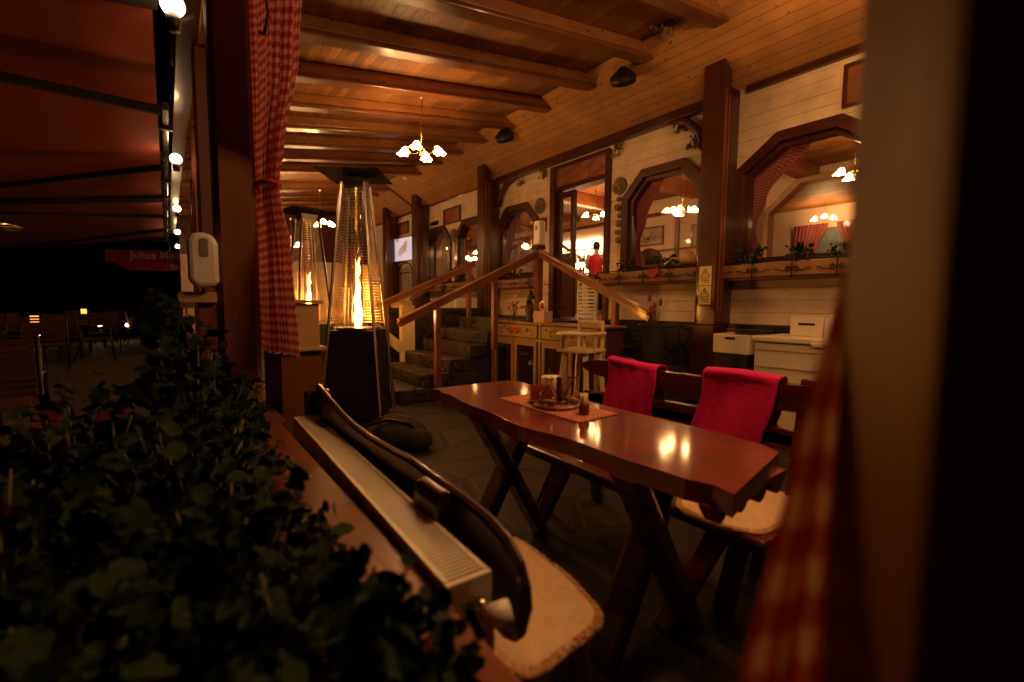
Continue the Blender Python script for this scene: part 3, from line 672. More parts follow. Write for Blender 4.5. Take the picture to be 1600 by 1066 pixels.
def trailing(y0, y1, z, label, n, x=W-.2):
    p = empty('trailing_plant', (x, (y0+y1)/2, z), label, 'plant', 'plants in the window boxes'); b = MB(); s_ = MB()
    for i in range(n):
        y = random.uniform(y0-y1, y1-y0)/2; zz = random.uniform(-.05, .09); leaf(b, (random.uniform(-.05, .08), y, zz), random.uniform(.015, .035), random.uniform(-1, 1), random.uniform(-1.5, 0), random.uniform(0, 6), n=8)
        if i % 6 == 0: s_.tube([(0, y, -.08), (random.uniform(-.03, .03), y+.02, zz)], .003, 4)
    b.build('foliage', leafm, p); s_.build('stem', stemm, p)
random.seed(11)
for i, (yc, sp) in enumerate(((2.3, .25), (1.85, .22), (1.5, .2), (3.9, .3), (3.3, .28), (6.5, .9), (8.0, .8), (9.4, .8))):
    trailing(yc-sp/2, yc+sp/2, 1.66, ['dark plant at the left end of the nearest window box', 'dark plant at the middle of the nearest window box', 'dark plant at the right of the nearest window box', 'dark plant at the left end of the heart window box',
        'dark plant right of the red heart', 'trailing plant under the window behind the newel', 'trailing plant under the window left of the tall post', 'trailing plant under the farthest arched window'][i], 50)
def plate(y, z, r, label):
    o = MB().lathe([(0, -.012), (r*.55, -.012), (r*.62, -.02), (r*.95, -.03), (r, -.024), (r, 0)], (0, 0, 0), 24, 'X')
    p = empty('wall_plate', (W-.001, y, z), label, 'plate', 'decorative plates on the wall'); o.build('dish', plain('plate_glaze', (.16, .15, .09), .35, var=.6, sc=20), p)
    MB().lathe([(0, -.016), (r*.3, -.016), (r*.3, -.013)], (0, 0, 0), 12, 'X').build('centre_motif', redp, p)
plate(4.19, 2.78, .115, 'round dark decorative plate right of the door'); plate(5.86, 2.79, .13, 'round dark plate left of the door'); plate(8.72, 2.64, .14, 'oval dark plate between the two far windows')
def posy(y, z, label, s=.1):
    p = empty('dried_posy', (W-.05, y, z), label, 'dried flowers', 'posies pinned to the wall'); b = MB()
    random.seed(int(y*100))
    for i in range(26): leaf(b, (random.gauss(0, .02), random.gauss(0, s*.4), random.gauss(0, s*.4)), s*.33, random.uniform(-1, 1), random.uniform(-2, 0), random.uniform(0, 6), n=8)
    b.build('leaves', dryleaf, p); bb = MB(); [bb.ball((-.03, random.gauss(0, s*.3), random.gauss(0, s*.3)), s*.16, 6) for _ in range(6)]; bb.build('blossom', gold, p)
posy(4.24, 3.28, 'small posy at the top right corner of the door'); posy(3.28, 3.28, 'posy above the left of the stickered post'); posy(3.08, 3.06, 'lower posy next to the stickered post'); posy(5.76, 3.28, 'posy at the top left corner of the door'); posy(6.35, 3.27, 'posy below the wall beam between the door and tall post', .08)
def relief_picture(y, z, w_, h_, label):
    p = picture((W-.002, y, z), w_, h_, label, carved, fm=redwh); return p
relief_picture(8.78, 3.07, .72, .34, 'carved wooden picture above the far windows')
relief_picture(5.77, 2.47, .16, .22, 'small framed picture left of the door')
relief_picture(1.30, 3.15, .66, .38, 'carved wooden panel above the nearest window')
relief_picture(11.45, 3.12, .9, .3, 'carved panel above the television')
gar = empty('hanging_garland', (W-.03, 4.17, 2.15), 'pale garland of ceramic shapes hanging right of the door', 'garland'); b = MB()
for i in range(6): b.ball((-.02, .02*math.sin(i*2), .45-i*.11), .035+.012*(i % 2), 8)
b.build('ornaments', plain('glazed_brown', (.30, .16, .10), .3), gar); MB().tube([(-.01, 0, .55), (-.01, 0, -.2)], .004, 5).build('cord', stemm, gar)
vn = MB().box((W-.012, 9.42, 2.97), (W-.001, 9.78, 3.06)); [vn.box((W-.018, 9.44, 2.98+i*.016), (W-.012, 9.76, 2.984+i*.016)) for i in range(5)]; tag(vn.build('wall_vent', black), 'small dark vent on the wall left of the carved picture', 'vent')
tv = empty('television', (W-.06, 11.3, 2.57), 'lit television on the wall between the far posts', 'television', rz=R(8))
MB().box((-.02, -.52, -.31), (.03, .52, .31)).build('casing', black, tv, bevel=.005); MB().box((-.025, -.5, -.29), (-.022, .5, .29)).build('screen', tv_g, tv); MB().bar((.03, 0, 0), (.07, 0, 0), .05, .05).build('bracket', steel, tv)
ar = empty('iron_gate', (W-.03, 11.2, 1.35), 'black arched iron grille below the television', 'grille'); b = MB()
for i in range(9): b.tube([(0, -.4+i*.1, 0), (0, -.4+i*.1, .62)], .009, 5)
b.tube([(0, -.44, 0), (0, -.44, .62)]+[(0, -.44*math.cos(t*math.pi/8), .62+.26*math.sin(t*math.pi/8)) for t in range(1, 8)]+[(0, .44, .62), (0, .44, 0)], .014, 6); b.tube([(0, -.44, .62), (0, .44, .62)], .01, 5)
for i in range(4): b.tube([(0, -.3+i*.2+.07*math.cos(a*.785), .7+.07*math.sin(a*.785)) for a in range(9)], .007, 5)
b.build('bars', black, ar)
# round wall speakers on the sloping panel
def speaker(y, label):
    x = 4.34; z = 3.46+.577*(5-x)
    p = empty('round_speaker', (x-.115, y-.06, z-.12), label, 'speaker', 'round black speakers on the sloping panel'); p.rotation_euler = Vector((-.62, -.42, -.62)).to_track_quat('-X', 'Z').to_euler() if False else Vector((.62, .42, .62)).to_track_quat('X', 'Z').to_euler()
    MB().lathe([(0, -.07), (.02, -.07), (.09, -.045), (.125, -.055), (.14, -.05), (.145, 0), (.145, .02), (.10, .06), (.03, .12), (0, .12)], (0, 0, 0), 32).build('cone', black, p)
    b = MB(); [b.tube([(r*math.cos(t*.393), r*math.sin(t*.393), -.055-.02*(1-r/.13)) for t in range(17)], .003, 4, caps=False) for r in (.05, .08, .11)]; b.build('grille', plain('dark_grille', (.03, .028, .026), .35), p)
speaker(3.60, 'round black speaker on the sloping pine panel above the railing'); speaker(5.88, 'round black speaker near the terrace chandelier')
po = empty('ceiling_posy', (4.06, 2.90, 3.93), 'bunch of dried hops hanging at the ceiling corner', 'dried flowers'); b = MB(); random.seed(9)
for i in range(60): leaf(b, (random.gauss(0, .05), random.gauss(0, .07), random.gauss(-.02, .04)), .03, random.uniform(0, 6), random.uniform(0, 6), 0, n=8)
b.build('leaves', dryleaf, po)
det = MB().lathe([(.0, -.03), (.04, -.028), (.055, -.005), (.055, 0)], (4.2, 9.4, 3.86), 16).build('smoke_detector', white); tag(det, 'small white detector on the ceiling near the hip', 'smoke detector')
# warning stickers
def sticker(z, label, kind):
    p = empty('warning_sticker', (4.628, 2.683, z), label, 'sticker')
    MB().box((-.003, -.07, -.10), (-.0005, .07, .10)).build('sheet', yellow, p)
    b = MB(); t = .011; A, B_, C_ = (-.05, -.015), (.05, -.015), (0, .075)
    for a, c in ((A, B_), (B_, C_), (C_, A)): b.bar((-.0045, *a), (-.0045, *c), .003, t*.7, up=(1, 0, 0)) if False else b.tube([(-.004, *a), (-.004, *c)], .004, 4)
    if kind: b.tube([(-.004, .0, .045), (-.004, -.01, .02), (-.004, .012, .005)], .004, 5).ball((-.004, .008, .05), .006, 5)
    else: b.tube([(-.004, 0, .045), (-.004, 0, .015)], .004, 5).ball((-.004, 0, .003), .004, 5)
    for r_, ws in ((-.035, (.03, .02, .025)), (-.053, (.02, .035, .02)), (-.072, (.03, .02))):
        y = -.045
        for w_ in ws: b.box((-.0045, y, r_-.004), (-.0028, y+w_, r_+.004)); y += w_+.006
    b.build('pictogram', inkm, p)
sticker(1.483, 'upper yellow warning sticker with triangle and text on the post', 0); sticker(1.275, 'lower yellow warning sticker with slipping figure on the post', 1)
fb = empty('fire_alarm_box', (4.80, 2.44, .90), 'small black box with a red light at the foot of the stickered post', 'alarm box')
MB().box((-.06, -.05, -.07), (.06, .05, .06)).build('case', black, fb); MB().box((-.066, -.035, -.025), (-.0605, .035, .03)).build('red_cover', plain('bright_red', (.7, .02, .02), .4), fb); MB().tube([(-.02, 0, -.07), (-.02, 0, -.85)], .01, 6).build('conduit', steel, fb)

# ================================================================== FURNITURE
# dining table: irregular slab on two X trestles
tb = empty('dining_table', (1.27, 1.3, 0), 'long varnished red-brown wooden table with crossed legs', 'table')
def tedge(n=26):
    L = []
    for i in range(n+1):
        t = i/n; y = -.80+1.585*t; L.append((-.277+.045*t+.018*math.sin(t*9)+.010*math.sin(t*23)-(.0 if .05 < t < .95 else -.03), y))
    Rr = []
    for i in range(n+1):
        t = i/n; y = .775-1.50*t; Rr.append((.292-.10*t+.014*math.sin(t*8+1)-(.035 if t > .97 or t < .03 else 0), y))
    # right end tapers into corner C (1.45,.58); left near corner D (.99,.5)
    near = []
    for i in range(1, 18):
        t = i/18; near.append((.18-.455*t, -.722-.082*t+.0))
    return L, Rr, near
L_, R_, N_ = tedge(); top = L_ + R_ + N_
b = MB(); b.prism(top, 'Z', .665, .72); b.build('tabletop', tablew, tb, bevel=.012)
# scalloped apron at the near end
b = MB(); pts = [(.17, .672)]; n = 60
for i in range(n+1):
    t = i/n; pts.append((.17-.42*t, .664-.05*abs(math.sin(t*math.pi*4))))
pts.append((-.25, .672))
q = MB(); q.prism(pts, 'Y', -.745, -.715); q.build('scalloped_apron', tablew, tb)
for yy in (-.41, .40):
    for s0 in (-1, 1):
        MB().bar((-.2*s0, yy+.032*s0, .0), (.19*s0, yy+.032*s0, .665), .06, .11, up=(0, 1, 0)).build('leg', benchw, tb, bevel=.018)

# benches
def curvy(prof_top, prof_bot, x0, x1):
    b = MB(); n = len(prof_top)
    pts = [(y, z) for y, z in prof_top] + [(y, z) for y, z in reversed(prof_bot)]
    return b.prism(pts, 'X', x0, x1)
lb = empty('bench', (.66, 1.28, 0), 'dark carved bench at the left of the table beside the radiator', 'bench', 'rustic benches')
tp = [(.575, .62), (.580, .66), (.60, .70), (.64, .73), (.70, .746), (.80, .755), (.92, .760), (1.05, .765), (1.2, .757), (1.35, .753), (1.5, .757), (1.62, .768), (1.75, .79), (1.86, .811), (1.95, .826)]
bt = [(.592, .565), (.61, .545), (.64, .535), (.68, .54), (.76, .555), (.85, .57), (.95, .565), (1.05, .56), (1.2, .555), (1.35, .55), (1.5, .555), (1.62, .56), (1.75, .57), (1.86, .58), (1.95, .60)]
b = curvy([(y-1.28, z) for y, z in tp], [(y-1.28, z) for y, z in bt], .466-.66, .492-.66); b.build('backrest', benchd, lb, bevel=.012)
for y in (.88, 1.78): 
    hh = .752 if y < 1 else .70; MB().prism([(-.234, 0), (-.195, 0), (-.195, hh), (-.205, hh+.008), (-.225, hh+.004), (-.234, hh-.02)], 'Y', y-.06-1.28, y+.05-1.28).build('back_post', benchd, lb, bevel=.014)
MB().prism([(.50-.66, .69-1.28), (.76-.66, .69-1.28), (.80-.66, .75-1.28), (.83-.66, 1.90-1.28), (.82-.66, 1.95-1.28), (.50-.66, 1.95-1.28)], 'Z', .345, .395).build('seat', benchw, lb, bevel=.012)
for y, s0 in ((.80, 1), (1.75, 1)):
    MB().bar((.55-.66, y-1.28, .345), (.50-.66, y-1.28+.02, 0), .06, .10, up=(0, 1, 0)).build('leg', benchw, lb, bevel=.012)
    MB().bar((.78-.66, y-1.28, .345), (.86-.66, y-1.28+.04, 0), .06, .10, up=(0, 1, 0)).build('leg', benchw, lb, bevel=.012)
MB().box((.43-.66, 1.953-1.28, 0), (.53-.66, 1.985-1.28, .795)).build('end_board', benchd, lb, bevel=.01)

rb = empty('bench', (1.8, 1.25, 0), 'rustic red-brown bench with wavy plank back behind the table', 'bench', 'rustic benches')
def wavy(y0, y1, z0, z1, seed):
    random.seed(seed); n = 22; T = []; B = []
    for i in range(n+1):
        t = i/n; e = min(t, 1-t); k = min(1, e*9)**.5
        T.append((y0+(y1-y0)*t, (z0+z1)/2+(z1-z0)/2*k+.012*math.sin(t*7+seed)+random.uniform(-.003, .003)))
        B.append((y0+(y1-y0)*t, (z0+z1)/2-(z1-z0)/2*k+.010*math.sin(t*6+seed*2)))
    return T, B
for z0, z1, sd in ((.735, .835, 1), (.565, .665, 4)):
    T, B = wavy(.42-1.25, 1.93-1.25, z0, z1, sd); curvy(T, B, .175, .225).build('back_plank', benchw, rb, bevel=.015)
for y in (.72, 1.62): MB().bar((.13, y-1.25, .3), (.25, y-1.25, .86), .07, .05, up=(0, 1, 0)).build('back_post', benchw, rb, bevel=.01)
MB().prism([(-.30, -.62), (.18, -.66), (.2, .66), (-.28, .68)], 'Z', .345, .395).build('seat', benchw, rb, bevel=.014)
for (a, c) in (((1.55, .80, .35), (1.36, .90, 0)), ((1.60, .74, .35), (1.62, .815, 0)), ((1.85, .80, .35), (2.0, .86, 0)), ((1.58, 1.62, .35), (1.50, 1.75, 0)), ((1.62, 1.70, .35), (1.655, 1.90, 0)), ((1.85, 1.7, .35), (2.0, 1.78, 0))):
    MB().bar((a[0]-1.8, a[1]-1.25, a[2]), (c[0]-1.8, c[1]-1.25, c[2]), .045, .075, up=(0, 1, 0)).build('leg', benchw, rb, bevel=.01)

# throws
def throw(y0, y1, zf, zbk, label, sk=0.0):
    ln = .84-zf; 
    def fn(u, v):
        y = y0+(y1-y0)*u; s = v*(ln+.09+(.84-zbk)); 
        if s < ln: x, z = 1.958-.012*math.sin(s*9+u*3)-.02*(ln-s), zf+s
        elif s < ln+.09:
            a = (s-ln)/.09*math.pi; x, z = 2.0-.045*math.cos(a), .84+.022*math.sin(a)
        else: x, z = 2.045, .84-(s-ln-.09)
        z += .013*math.sin(y*7+1)*(1 if z > .8 else .3)
        x += .005*math.sin(u*11+v*4)*(.4+v*.6)+.0025*math.sin(u*23-v*9); y += sk*(.84-z)+.006*math.sin(v*14)
        return (x, y, z)
    p = MB().grid(fn, 30, 44).build('throw_blanket', throwm, solid=.007); tag(p, label, 'blanket', 'red throws on the bench back')
throw(1.375, 1.70, .56, .6, 'crimson throw blanket over the bench back at the left by the cruets', .06)
throw(.80, 1.125, .50, .58, 'larger crimson throw blanket over the bench back at the right', .19)

# sheepskins
def sheepskin(cx, cy, hx, hy, z, droop, label, seed, sag=None):
    random.seed(seed); p = empty('sheepskin', (cx, cy, z), label, 'sheepskin', 'sheepskins on the benches')
    def P(r, t):
        k = 1+.05*math.sin(3*t+seed)+.04*math.sin(5*t); e = .62
        cxx = abs(math.cos(t))**e*(1 if math.cos(t) > 0 else -1); syy = abs(math.sin(t))**e*(1 if math.sin(t) > 0 else -1)
        x, y = hx*r*k*cxx, hy*r*k*syy
        zz = .022-.02*r**4 - (droop*max(0, -y-hy*.8)/(hy*.2) if droop else 0)
        return Vector((x, y, zz))
    b = MB(); nr, na = 14, 48; vs = [P(0, 0)]; 
    for i in range(1, nr+1):
        for k in range(na): vs.append(P(i/nr, 2*math.pi*k/na)+Vector((0, 0, random.uniform(-.002, .002))))
    vs += [v-Vector((0, 0, .018)) for v in vs[-na:]]
    fs = [(0, 1+k, 1+(k+1) % na) for k in range(na)]
    for i in range(nr): fs += [(1+(i)*na+k, 1+(i+1)*na+k, 1+(i+1)*na+(k+1) % na, 1+i*na+(k+1) % na) for k in range(na)] if i < nr else []
    b.add(vs, fs, True); b.build('hide', furm, p)
    f = MB()
    for i in range(4500):
        r = random.uniform(.955, 1.0); t = random.uniform(0, 2*math.pi); q = P(r, t)
        o = Vector((math.cos(t), math.sin(t), 0)); d = (o*(.25+1.1*r**4)+Vector((random.uniform(-.4, .4), random.uniform(-.4, .4), .75-.9*r**5))).normalized()*random.uniform(.005, .009)
        if r > .92: d *= 2.2
        sd = d.cross(Vector((random.uniform(-1, 1), random.uniform(-1, 1), .3))).normalized()*.0017
        f.add([q-sd, q+sd, q+d], [(0, 1, 2)], True)
    f.build('fleece', furm, p)
sheepskin(.682, .95, .172, .280, .40, .0, 'tan sheepskin on the left bench at the bottom of the picture', 1)
sheepskin(1.735, .83, .235, .19, .40, .0, 'tan sheepskin on the right bench end beyond the table corner', 4)

# radiator
rd = empty('radiator', (.402, 1.275, 0), 'cream panel radiator with ribbed top grille behind the left bench', 'radiator', rz=-R(1.9)); rd.scale = (.82, 1, 1)
MB().box((-.05, -.65, .16), (-.035, .65, .692)).box((.035, -.65, .16), (.05, .65, .692)).build('panel', cream, rd, bevel=.004)
for y0 in (-.663, .651): MB().box((-.053, y0, .15), (.053, y0+.012, .70)).build('end_cover', cream, rd, bevel=.003)
b = MB(); b.box((-.051, -.65, .6925), (-.040, .65, .70)).box((.040, -.65, .6925), (.051, .65, .70))
for i in range(118): y = -.645+i*.011; b.box((-.04, y, .690), (.04, y+.006, .6985))
b.box((-.04, -.65, .672), (.04, .65, .676)); b.build('top_grille', cream, rd)
vl = MB(); vl.lathe([(.0, -.0), (.012, 0), (.012, .03), (.018, .032), (.018, .045)], (.02, -.71, .645), 14, 'Y'); vl = vl.build('valve', chrome, rd)
MB().tube([(.02, -.69, .645), (.02, -.70, .62), (.02, -.70, .1)], .009, 8).build('pipe', white, rd)
MB().tube([(.012, -.695, .645), (.030, -.70, .648), (.058, -.71, .652)], [.017, .019, .020], 14).build('thermostat_knob', white, rd)

# backpack
bp = empty('backpack', (1.45, 3.45, 0), 'black bag slumped on the floor by the heater foot', 'bag', rz=R(-35))
b = MB(); b.ball((0, 0, .10), .2, 14, (1.25, 1.0, .62)); b.ball((.17, -.1, .08), .12, 10, (1.1, 1, .8)); b.build('body', blackfab, bp)
b = MB(); [b.tube([(-.2, y, .20), (-.05, y+.02, .235), (.12, y, .21), (.22, y-.02, .12)], .016, 6) for y in (-.09, -.02, .05)]; b.build('strap', black, bp)
MB().lathe([(.011, 0), (.011, .07)], (.2, -.17, .06), 10).build('buckle', steel, bp)

# things on the table
TZ = .72
pm = MB().prism([(1.184, 1.155), (1.415, 1.165), (1.425, 1.675), (1.192, 1.68)], 'Z', TZ+.001, TZ+.004)
me_ = MB().grid(lambda u, v: (1.184+.23*u+.01*v, 1.157+.52*v+.008*u, TZ+.0035+.0012*math.sin(v*9)*math.sin(u*5)), 12, 20, True, lambda u, v: (u*.23/.012, v*.52/.012)); o = me_.build('placemat', matm, solid=.002)
tag(o, 'red and cream checked placemat in the middle of the table', 'placemat')
ZB = TZ+.006
bd = MB().lathe([(0, 0), (.092, 0), (.096, .006), (.094, .013), (0, .013)], (1.295, 1.40, ZB), 32).build('serving_board', raild, bevel=0); tag(bd, 'round wooden board under the glass cruets', 'board')
ZC = ZB+.0135
def cruet(x, y, s, label):
    p = empty('glass_cruet', (x, y, ZC), label, 'cruet', 'glass cruets on the board')
    MB().lathe([(0, .002), (.030*s, .0), (.034*s, .02), (.030*s, .045), (.012*s, .07), (.009*s, .09), (.013*s, .105), (.016*s, .112), (.013*s, .112), (.007*s, .09), (.010*s, .07), (.027*s, .044), (.031*s, .02), (.028*s, .005), (0, .005)], n=20).build('bottle', glassm, p)
    MB().lathe([(0, .006), (.026*s, .006), (.028*s, .018), (0, .02)], n=16).build('liquid', plain('oil', (.45, .22, .04), .1), p)
cruet(1.255, 1.40, 1.3, 'large clear glass cruet on the left of the round board'); cruet(1.352, 1.365, 1.15, 'clear glass cruet on the right of the round board')
pmill = MB().lathe([(0, 0), (.016, 0), (.017, .01), (.013, .03), (.011, .06), (.014, .075), (.010, .083), (.013, .095), (.012, .104), (0, .108)], (1.335, 1.425, ZC), 16).build('pepper_mill', redwh); tag(pmill, 'slim dark wooden pepper mill between the cruets', 'pepper mill')
jr = MB().lathe([(0, 0), (.021, 0), (.022, .03), (.016, .036), (0, .038)], (1.308, 1.375, ZC), 16).build('spice_jar', glassm); tag(jr, 'low glass spice jar in front of the pepper mill', 'jar')
cup = empty('toothpick_cup', (1.285, 1.228, ZB), 'small wooden cup holding pale toothpicks at the near end of the placemat', 'cup')
MB().lathe([(0, 0), (.021, 0), (.022, .045), (.018, .045), (.017, .008), (0, .008)], n=18).build('cup', tablew, cup)
b = MB(); random.seed(2)
for i in range(26): a = random.uniform(0, 6.3); r = random.uniform(0, .013); b.tube([(r*math.cos(a), r*math.sin(a), .01), (r*1.25*math.cos(a), r*1.25*math.sin(a), .078+random.uniform(0, .008))], .0021, 5)
b.build('toothpicks', wax, cup)
cd_ = empty('menu_card', (1.285, 1.485, ZB), 'small red card standing in a wooden foot on the placemat', 'card', rz=-R(30))
MB().cbox((0, 0, .006), (.11, .045, .012)).build('foot', redw, cd_, bevel=.002); MB().cbox((0, 0, .045), (.096, .003, .07)).build('card', plain('card_red', (.55, .10, .05), .7), cd_)
b = MB(); [b.cbox((0, -.0022, .022+i*.007), (.08, .0008, .002)) for i in range(7)]; b.build('printed_lines', plain('card_ink', (.35, .05, .03), .8), cd_)
cn = empty('pillar_candle', (1.475, 1.63, TZ), 'thick pale yellow candle behind the red card', 'candle'); MB().lathe([(0, 0), (.05, 0), (.05, .083), (.046, .088), (.03, .08), (0, .076)], n=24).build('wax', wax, cn); MB().tube([(0, 0, .076), (.002, 0, .09)], .0015, 5).build('wick', inkm, cn)

# sideboard
sb = empty('sideboard', (3.35, 3.9, 0), 'painted cream sideboard with glazed doors and flowered drawers before the landing', 'sideboard')
paint = plain('old_cream_paint', (.30, .19, .09), .5, var=.2)
MB().box((.02, -.93, .05), (.30, .93, .93)).build('carcass', redw, sb); MB().box((-.03, -.97, .93), (.31, .97, .955)).build('top', raild, sb, bevel=.005)
b = MB()
for y in (-.95, -.015, .92): b.box((-.012, y, .04), (.02, y+.035, .929))
b.box((-.010, -.915, .735), (.02, -.015, .765)).box((-.010, .02, .735), (.02, .92, .765)).box((-.010, -.915, .04), (.02, -.015, .09)).box((-.010, .02, .04), (.02, .92, .09)); b.build('face_frame', paint, sb, bevel=.003)
for yc in (-.465, .47):
    dr = MB().box((-.02, yc-.43, .775), (.018, yc+.43, .92)).build('drawer', paint, sb, bevel=.004)
    r1, g1 = MB(), MB(); random.seed(int(yc*50))
    for k, (dy, dz, rr) in enumerate([(-.06, .0, .04), (.06, .0, .04), (0, .01, .03), (-.11, .01, .02), (.11, .01, .02)]): r1.lathe([(0, -.0225), (rr, -.0225), (rr, -.019)], (0, yc+dy, .845+dz), 10, 'X')
    for k in range(22):
        dy = random.choice((-1, 1))*random.uniform(.10, .36); dz = random.gauss(0, .025); g1.lathe([(0, -.0225), (.012, -.0225), (.012, -.019)], (0, yc+dy, .845+dz), 6, 'X')
    r1.build('painted_flower', redp, dr); g1.build('painted_leaf', greenp, dr)
    for s0 in (-1, 1):
        y2 = yc+s0*.215
        d = MB(); hw = .208; d.box((-.018, y2-hw, .095), (.018, y2-hw+.05, .73)).box((-.018, y2+hw-.05, .095), (.018, y2+hw, .73)).box((-.018, y2-hw+.05, .68), (.018, y2+hw-.05, .73)).box((-.018, y2-hw+.05, .095), (.018, y2+hw-.05, .16))
        d = d.build('door', paint, sb, bevel=.003); MB().box((.0, y2-hw+.05, .16), (.004, y2+hw-.05, .68)).build('pane', windowm, d)
        mm = MB()
        for zz in (.2, .3, .45, .6, .7): mm.lathe([(0, -.021), (.009, -.021), (.009, -.017)], (0, y2-s0*(hw-.025), zz), 6, 'X')
        for k in range(5): mm.lathe([(0, -.021), (.008, -.021), (.008, -.017)], (0, y2-.1+k*.05, .705), 6, 'X')
        mm.build('painted_motif', redp, d)
MB().box((.008, -.9, .10), (.019, .9, .72)).build('dark_interior', redw, sb)
vz = empty('flower_vase', (3.47, 4.55, .955), 'pink flowers in a glass vase on the sideboard left end', 'vase'); MB().lathe([(.03, 0), (.035, .02), (.03, .1), (.04, .14)], n=14).build('vase', glassm, vz)
b = MB(); random.seed(8); [b.ball((random.gauss(0, .03), random.gauss(0, .04), .2+random.gauss(0, .035)), .022, 6) for _ in range(22)]; b.build('blossom', plain('pink_petal', (.65, .35, .28), .8), vz); MB().tube([(0, 0, .02), (0, 0, .17)], .012, 6).build('stem', stemm, vz)
bx = empty('gift_box', (3.49, 4.02, .955), 'pale patterned box with a small round alarm clock on the sideboard', 'box'); MB().box((-.07, -.09, 0), (.07, .09, .13)).build('box', plain('box_paper', (.6, .42, .3), .8, var=.4, sc=60), bx, bevel=.004)
ac = empty('table_clock', (3.49, 4.02, 1.086), 'small round pale clock standing on the patterned box', 'clock'); MB().lathe([(0, -.02), (.055, -.02), (.06, 0), (.055, .02), (0, .02)], (0, 0, .06), 20, 'X').build('case', cream, ac); MB().lathe([(0, -.024), (.04, -.024), (.04, -.021)], (0, 0, .06), 16, 'X').build('dial', redp, ac)
fg = empty('carved_figure', (3.50, 4.28, .955), 'dark carved wooden figure on the sideboard below the newel', 'figurine'); MB().lathe([(.05, 0), (.06, .02), (.035, .05), (.055, .14), (.045, .2), (.025, .24), (.038, .28), (.03, .32), (0, .34)], n=14).build('carving', redw, fg)
b = MB(); random.seed(21); [leaf(b, (random.gauss(0, .02), random.gauss(0, .04), .25+random.gauss(0, .05)), .03, random.uniform(0, 6), random.uniform(0, 6), 0, n=8) for _ in range(20)]; b.build('foliage', leafm, fg)
sz = empty('bottle_dispenser', (3.83, 4.50, 1.92), 'white hand soap dispenser mounted above the stair newel', 'dispenser'); MB().box((-.055, -.06, .0), (.055, .06, .30)).build('case', white, sz, bevel=.02); MB().box((-.057, -.02, .18), (-.0555, .02, .24)).build('window', plain('grey_window', (.25, .24, .2), .4), sz); MB().box((-.0, .0601, -.12), (.02, .075, .2)).build('bracket', redw, sz)
hr = empty('airer', (4.15, 3.95, .965), 'white slatted plastic drying frame standing on the landing', 'airer')
b = MB(); b.box((-.02, -.16, .0), (.02, -.13, .5)).box((-.02, .13, .0), (.02, .16, .5)).box((-.02, -.13, .47), (.02, .13, .5)); [b.box((-.015, -.13, .04+i*.045), (.015, .13, .07+i*.045)) for i in range(9)]; b.build('slats', white, hr, bevel=.004)

# high chair
hc = empty('high_chair', (2.92, 2.83, 0), 'cream wooden high chair with round tray in front of the sideboard', 'high chair', rz=R(12))
MB().box((-.20, -.18, .745), (.20, .20, .77)).build('seat', chairw, hc, bevel=.006)
for sx, sy in ((-1, -1), (1, -1), (-1, 1), (1, 1)):
    MB().bar((sx*.14, sy*.13, .745), (sx*.2, sy*.21, 0), .05, .05).build('leg', chairw, hc, bevel=.006)
b = MB(); b.box((.17, -.16, .77), (.195, -.125, 1.02)).box((.17, .14, .77), (.195, .175, 1.02)).box((.17, -.125, .985), (.195, .14, 1.02)).box((.17, -.125, .875), (.195, .14, .90)); b.build('backrest', chairw, hc, bevel=.008)
b = MB(); b.prism([(-.30+0*.1, y) for y in ()]+[(-.14+.19*math.cos(t*math.pi/14+math.pi/2)*1.1, .20*math.sin(t*math.pi/14+math.pi/2)) for t in range(15)]+[(.17, -.2), (.17, -.16), (-.02, -.14), (-.02, .14), (.17, .16), (.17, .2)], 'Z', .90, .92); b.build('tray', chairw, hc, bevel=.005)
for x, y in ((-.17, -.13), (-.17, .14), (-.02, -.17), (-.02, .18)): MB().box((x-.018, y-.012, .77), (x+.018, y+.012, .90)).build('tray_support', chairw, hc, bevel=.004)
MB().box((-.17, -.15, .25), (.17, -.13, .28)).build('stretcher', chairw, hc)
MB().box((-.17, .15, .25), (.17, .17, .28)).build('stretcher', chairw, hc)
hc.scale = (.82, .82, 1)

# planter by the wall post
pt = empty('flower_pot', (4.33, 3.1, .48), 'tall dark pot with dry red branches left of the stickered post', 'potted plant')
MB().lathe([(.09, 0), (.10, .02), (.13, .40), (.145, .46), (.15, .47), (.13, .47), (.12, .42), (0, .42)], n=20).build('pot', plain('pot_grey', (.06, .055, .045), .6), pt)
b = MB(); random.seed(31)
for i in range(30):
    a = random.uniform(0, 6.3); l = random.uniform(.15, .42); t = random.uniform(.05, .5); d = Vector((math.cos(a)*t, math.sin(a)*t, 1)).normalized()
    b.tube([(0, 0, .4), Vector((0, 0, .42))+d*l*.5, Vector((random.uniform(-.03, .03), random.uniform(-.03, .03), .42))+d*l], [.004, .003, .0015], 4)
b.build('twig', stemm, pt); b = MB(); [b.ball((random.gauss(0, .06), random.gauss(.0, .1), random.uniform(.5, .78)), .028, 6, (.7, .7, 1.6)) for _ in range(9)]; b.build('red_bloom', plain('dry_red', (.35, .05, .05), .8), pt)
MB().box((4.15-4.33, -.25, -.48), (4.6-4.33, .25, -.0)).build('stone_base', plinthm, pt, bevel=.01)
